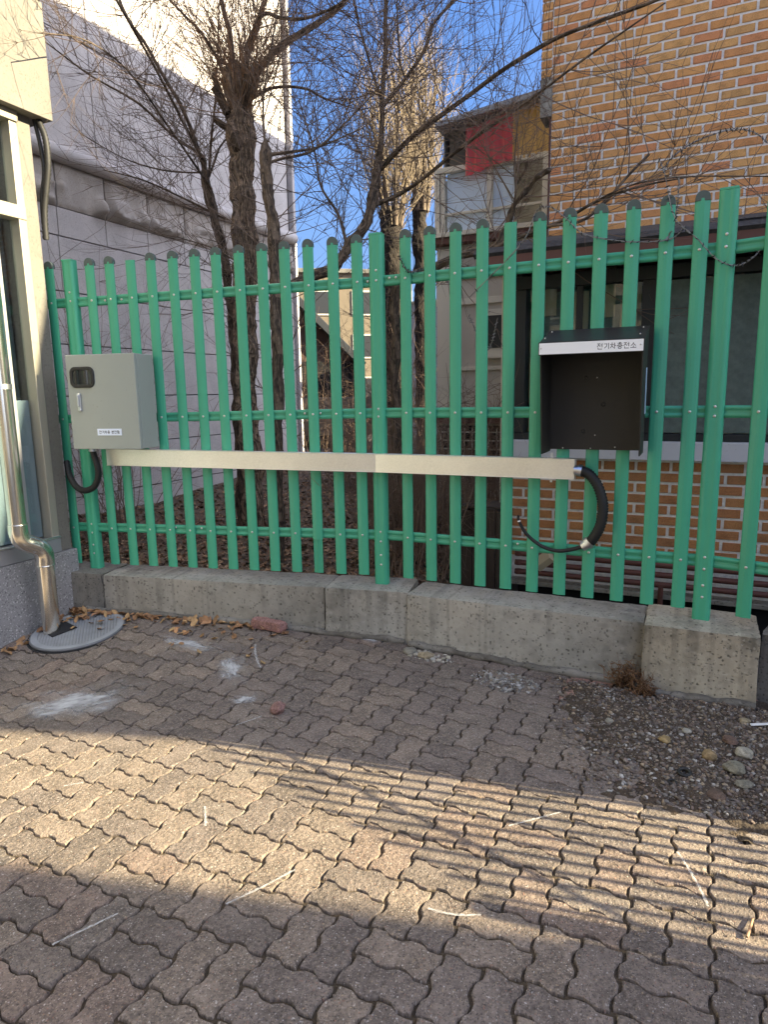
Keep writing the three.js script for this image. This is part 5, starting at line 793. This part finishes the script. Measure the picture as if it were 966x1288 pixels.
tree('bare_tree', 'low forked bare tree with a sawn limb end in front of the brick house', [-1.94, 0.25, -4.45],
  [[[-2.02, 0.15, -4.5, 0.05], [-2.0, 1.0, -4.48, 0.045], [-1.98, 1.9, -4.46, 0.042], [-1.92, 2.24, -4.40, 0.038], [-1.66, 2.32, -4.36, 0.034], [-1.48, 2.37, -4.33, 0.031], [-1.34, 2.38, -4.31, 0.029], [-1.21, 2.40, -4.29, 0.028], [-1.14, 2.50, -4.27, 0.025], [-1.10, 2.60, -4.25, 0.024], [-1.02, 2.68, -4.23, 0.022], [-0.95, 2.74, -4.21, 0.021], [-0.87, 2.77, -4.20, 0.020]]],
  [[[-1.21, 2.39, -4.27, 0.021], [-1.02, 2.43, -4.22, 0.016], [-0.87, 2.46, -4.21, 0.015], [-0.73, 2.50, -4.18, 0.013], [-0.60, 2.55, -4.16, 0.011], [-0.39, 2.59, -4.13, 0.009], [-0.1, 2.60, -4.10, 0.005]], [[-1.09, 2.59, -4.23, 0.012], [-1.07, 2.68, -4.20, 0.009], [-1.08, 2.81, -4.20, 0.008], [-1.06, 3.1, -4.20, 0.004]], [[-0.87, 2.46, -4.2, 0.012], [-0.66, 2.46, -4.15, 0.012], [-0.54, 2.57, -4.21, 0.012], [-0.44, 2.69, -4.25, 0.012], [-0.34, 2.80, -4.30, 0.012]], [[-0.73, 2.50, -4.18, 0.008], [-0.45, 2.60, -4.14, 0.007], [-0.21, 2.63, -4.19, 0.006], [0.14, 2.61, -4.27, 0.005], [0.5, 2.56, -4.30, 0.003]]], M.barkDark, M.twigDark, 504,
  (T, tr, lb, ok) => { for (const l of lb) sideTwigs(T, l, 0.042, { len: [0.3, 1.2], r: 0.0024, clip: ok, subs: 5, up: 0.8 }); sideTwigs(T, tr[0], 0.055, { len: [0.25, 0.8], r: 0.0028, clip: ok, from: 0.1, subs: 5 }); });
// far pollarded trees with upright pale shoots in the sun
for (const [o, h, r0, n, lab, sd] of [[[-4.9, 0.3, -11], 4.3, 0.19, 90, 'far thick pollarded tree with tall pale shoots, left of the two beyond the garden', 601], [[-4.78, 0.3, -12], 4.75, 0.14, 60, 'far thinner pollarded tree with tall pale shoots, right of the two beyond the garden', 602]]) {
  const t = thing('pollarded_tree', lab, 'tree', o), S = new Tubes(); reseed(sd);
  limb(t, 'trunk', [[0, -0.3, 0, r0 * 1.05], [0, h * 0.4, 0, r0], [-0.02, h * 0.75, 0, r0 * 0.95], [-0.05, h - 0.25, 0, r0 * 1.0], [-0.06, h - 0.08, 0, r0 * 1.12], [-0.06, h, 0, r0 * 0.8]], smat(barkS, 0.4, 0.015, { roughness: 0.95, color: [0.34, 0.32, 0.3] }), 14);
  for (let i = 0; i < 7; i++) { const a = i * 0.9, x = Math.cos(a) * r0 * 0.7, z = Math.sin(a) * r0 * 0.7, q = limb(t, 'stem', [[x, h - 0.3, z, 0.05], [x * 1.7, h + 0.35, z * 1.6, 0.034], [x * 2.2, h + 1.0, z * 2, 0.022], [x * 3, h + 2.0, z * 2.6, 0.009]], M.barkPale, 7); sideTwigs(S, q, 0.09, { len: [0.3, 1.2], r: 0.007, up: 2.2, subs: 3 }); }
  for (let i = 0; i < n; i++) { const a = rr(0, 6.28); const p = shoot(S, V(Math.cos(a) * r0 * rr(0.2, 1), h - rr(0, 0.4), Math.sin(a) * r0 * rr(0.2, 1)), V(Math.cos(a) * rr(0.05, 0.7), rr(0.7, 1.4), Math.sin(a) * rr(0.05, 0.6)), rr(0.9, 3.2), rr(0.004, 0.0075), { n: 8, curl: 0.09, up: 0.3 }); for (let k = 0; k < 3; k++) shoot(S, p[2 + Math.floor(rnd() * 5)], V(rr(-0.6, 0.6), 1, rr(-0.6, 0.6)), rr(0.3, 1), 0.005, { n: 4, curl: 0.1 }); }
  info(part('shoots', S.geo(), M.shootPale, t, 'pale upright shoots'), null, null, null, 'stuff');
}
// tangles of dry shrub behind the fence
for (const [x, z, w, h, n, lab, sd] of [[-1.75, -4.3, 0.55, 1.15, 130, 'dense tangle of dry brown shrub stems right of the centre post', 701], [-1.45, -5.4, 0.5, 1.25, 110, 'dry shrub with curled leaves in front of the lattice', 702], [-2.5, -6.2, 0.7, 1.05, 110, 'low dry shrub between the trees and the beige house', 703], [-4.5, -4.2, 0.5, 2.4, 34, 'thin bare saplings in front of the granite wall', 704], [-3.1, -8.3, 1.2, 2.2, 80, 'bare thicket at the far end of the garden', 705], [-4.6, -8.6, 0.6, 1.3, 40, 'bare bush at the end of the granite wall', 706], [-6.3, -10.4, 1.0, 2.4, 34, 'tall bare thicket in front of the far gable house', 707], [-3.6, -7.0, 0.5, 2.0, 70, 'upright bare thicket behind the centre post', 708]]) {
  const t = thing('dry_shrub', lab, 'shrub', [x, 0.26, z]), T = new Tubes(); reseed(sd);
  for (let i = 0; i < n; i++) { const p = V(rr(-w, w) * 0.6, -0.02, rr(-w, w) * 0.6), pts = shoot(T, p, V(rr(-0.6, 0.6), 1.2, rr(-0.5, 0.5)), h * rr(0.5, 1.25), rr(0.003, 0.006), { n: 9, curl: 0.22, up: 0.25, sides: 4 }); for (let k = 0; k < 7; k++) { const j = 2 + Math.floor(rnd() * 7), q = shoot(T, pts[j], V(rr(-1, 1), rr(-0.4, 1), rr(-1, 1)), h * rr(0.12, 0.4), 0.002, { n: 5, curl: 0.3 }); if (rnd() < 0.6) shoot(T, q[3], V(rr(-1, 1), rr(-0.6, 0.8), rr(-1, 1)), h * 0.15, 0.0014, { n: 3 }); } }
  info(part('stems', T.geo(), M.twig, t), null, null, null, 'stuff');
}
// ───────────── razor wire, weeds, litter ─────────────
{
  const wm = mat({ color: [0.26, 0.25, 0.24], metalness: 0.7, roughness: 0.5 });
  [[[[-1.15, 2.00, -3.56], [-0.86, 2.27, -3.575], [-0.80, 2.41, -3.60], [-0.74, 2.41, -3.585], [-0.65, 2.34, -3.585], [-0.58, 2.27, -3.585], [-0.43, 2.22, -3.585], [-0.32, 2.20, -3.585], [-0.16, 2.20, -3.585], [-0.11, 2.25, -3.59]], 'barbed strand wound across the pales above the black hood'],
   [[[-0.24, 2.56, -3.58], [-0.21, 2.49, -3.582], [-0.19, 2.40, -3.584], [-0.15, 2.28, -3.582], [-0.05, 2.18, -3.582], [0.04, 2.08, -3.575], [0.12, 2.05, -3.575], [0.18, 2.08, -3.58], [0.23, 2.15, -3.6], [0.28, 2.24, -3.62]], 'barbed strand sagging in front of the right post'],
   [[[-0.22, 2.51, -3.62], [-0.19, 2.57, -3.65], [-0.13, 2.62, -3.68], [-0.07, 2.65, -3.70], [0.05, 2.67, -3.70], [0.14, 2.65, -3.70], [0.21, 2.59, -3.70], [0.31, 2.45, -3.70]], 'barbed loop arching over the fence left of the right post'],
   [[[-0.15, 2.49, -3.66], [-0.15, 2.36, -3.64], [-0.16, 2.26, -3.62], [-0.19, 2.19, -3.585]], 'short barbed end hanging beside the last pales'],
   [[[-1.57, 2.26, -3.585], [-1.51, 2.17, -3.583], [-1.42, 2.18, -3.65], [-1.30, 2.10, -3.7]], 'barbed scrap tied to the first pale right of the centre post'],
   [[[-1.23, 1.94, -3.80], [-1.18, 1.83, -3.80], [-1.14, 1.72, -3.80], [-1.10, 1.76, -3.80], [-1.06, 1.91, -3.80]], 'barbed loop hanging behind the fence before the beige house']]
    .forEach(([a, lab], wi) => {
      reseed(800 + wi); const pts = curve(a, 70), T = new Tubes(); T.add(pts.map((p, i) => p.clone().add(V(0, 0.003 * Math.sin(i * 1.3), 0.003 * Math.cos(i * 1.3)))), 0.0017, 5); T.add(pts.map((p, i) => p.clone().add(V(0, -0.003 * Math.sin(i * 1.3), -0.003 * Math.cos(i * 1.3)))), 0.0017, 5);
      const t = thing('razor_wire', lab, 'barbed wire', [0, 0, 0], 0, 'barbed wire on the fence'); part('strand', T.geo(), wm, t);
      const B = new Tubes(); for (let i = 1; i < pts.length - 1; i += 2) { const d = V(rr(-1, 1), rr(-1, 1), rr(0, 1)).normalize().multiplyScalar(0.014); B.add([pts[i].clone().sub(d), pts[i], pts[i].clone().add(d)], [0.001, 0.0036, 0.001], 5); } info(part('barbs', B.geo(), i2(wi) ? wm : M.black, t), null, null, null, 'stuff');
    });
  function i2(k) { return k % 2 === 1 && k !== 1; }
  // weeds at the wall joint
  for (const [x, z, h, n, lab, sd] of [[-0.25, -3.44, 0.19, 60, 'dry brown weed tuft growing at the wall joint', 901], [-0.17, -3.37, 0.11, 40, 'smaller dry weed tuft at the corner of the protruding block', 902]]) {
    const t = thing('dry_weed', lab, 'weed', [x, 0, z]), T = new Tubes(); reseed(sd);
    for (let i = 0; i < n; i++) { const p = shoot(T, V(rr(-0.05, 0.05), 0, rr(-0.03, 0.03)), V(rr(-0.6, 0.6), 1, rr(-0.2, 0.7)), h * rr(0.4, 1.1), 0.0022, { n: 6, curl: 0.3, up: 0 }); for (let k = 0; k < 3; k++) shoot(T, p[2 + Math.floor(rnd() * 4)], V(rr(-1, 1), rr(-1, 0.6), rr(-1, 1)), 0.04, 0.0035, { n: 3, curl: 0.5 }); }
    info(part('dry_stems', T.geo(), mat({ color: [0.16, 0.085, 0.04], roughness: 0.9 }), t), null, null, null, 'stuff');
  }
  for (const [x, z, r, lab] of [[-0.01, -2.57, 0.013, 'small black rubber ring at the front edge of the bare soil'], [0.03, -2.66, 0.02, 'larger black rubber ring lying on the bare soil']]) { const o = solo('rubber_ring', new THREE.TorusGeometry(r, r * 0.35, 8, 20).rotateX(Math.PI / 2 + 0.2), M.rubber, lab, 'ring', 'rubber rings'); o.position.set(x, 0.024, z); }
  solo('twig', tube([[0.205, 0.008, -1.875], [0.212, 0.012, -1.90], [0.224, 0.009, -1.955]], [...Array(13)].map((_, i) => 0.0045 - 0.0001 * i), 12, 6), mat({ color: [0.36, 0.22, 0.13], roughness: 0.8 }), 'short brown twig lying on the paving at the right edge', 'twig');
  const sp = solo('plastic_strip', bx(0.10, 0.004, 0.016, 0, 0, 0, 0.001), M.white, 'narrow white plastic strip on the soil at the right edge', 'plastic strip'); sp.position.set(0.335, 0.034, -3.19); sp.rotation.set(0, 0.35, 0.08);
}
renderer.render(scene, camera);
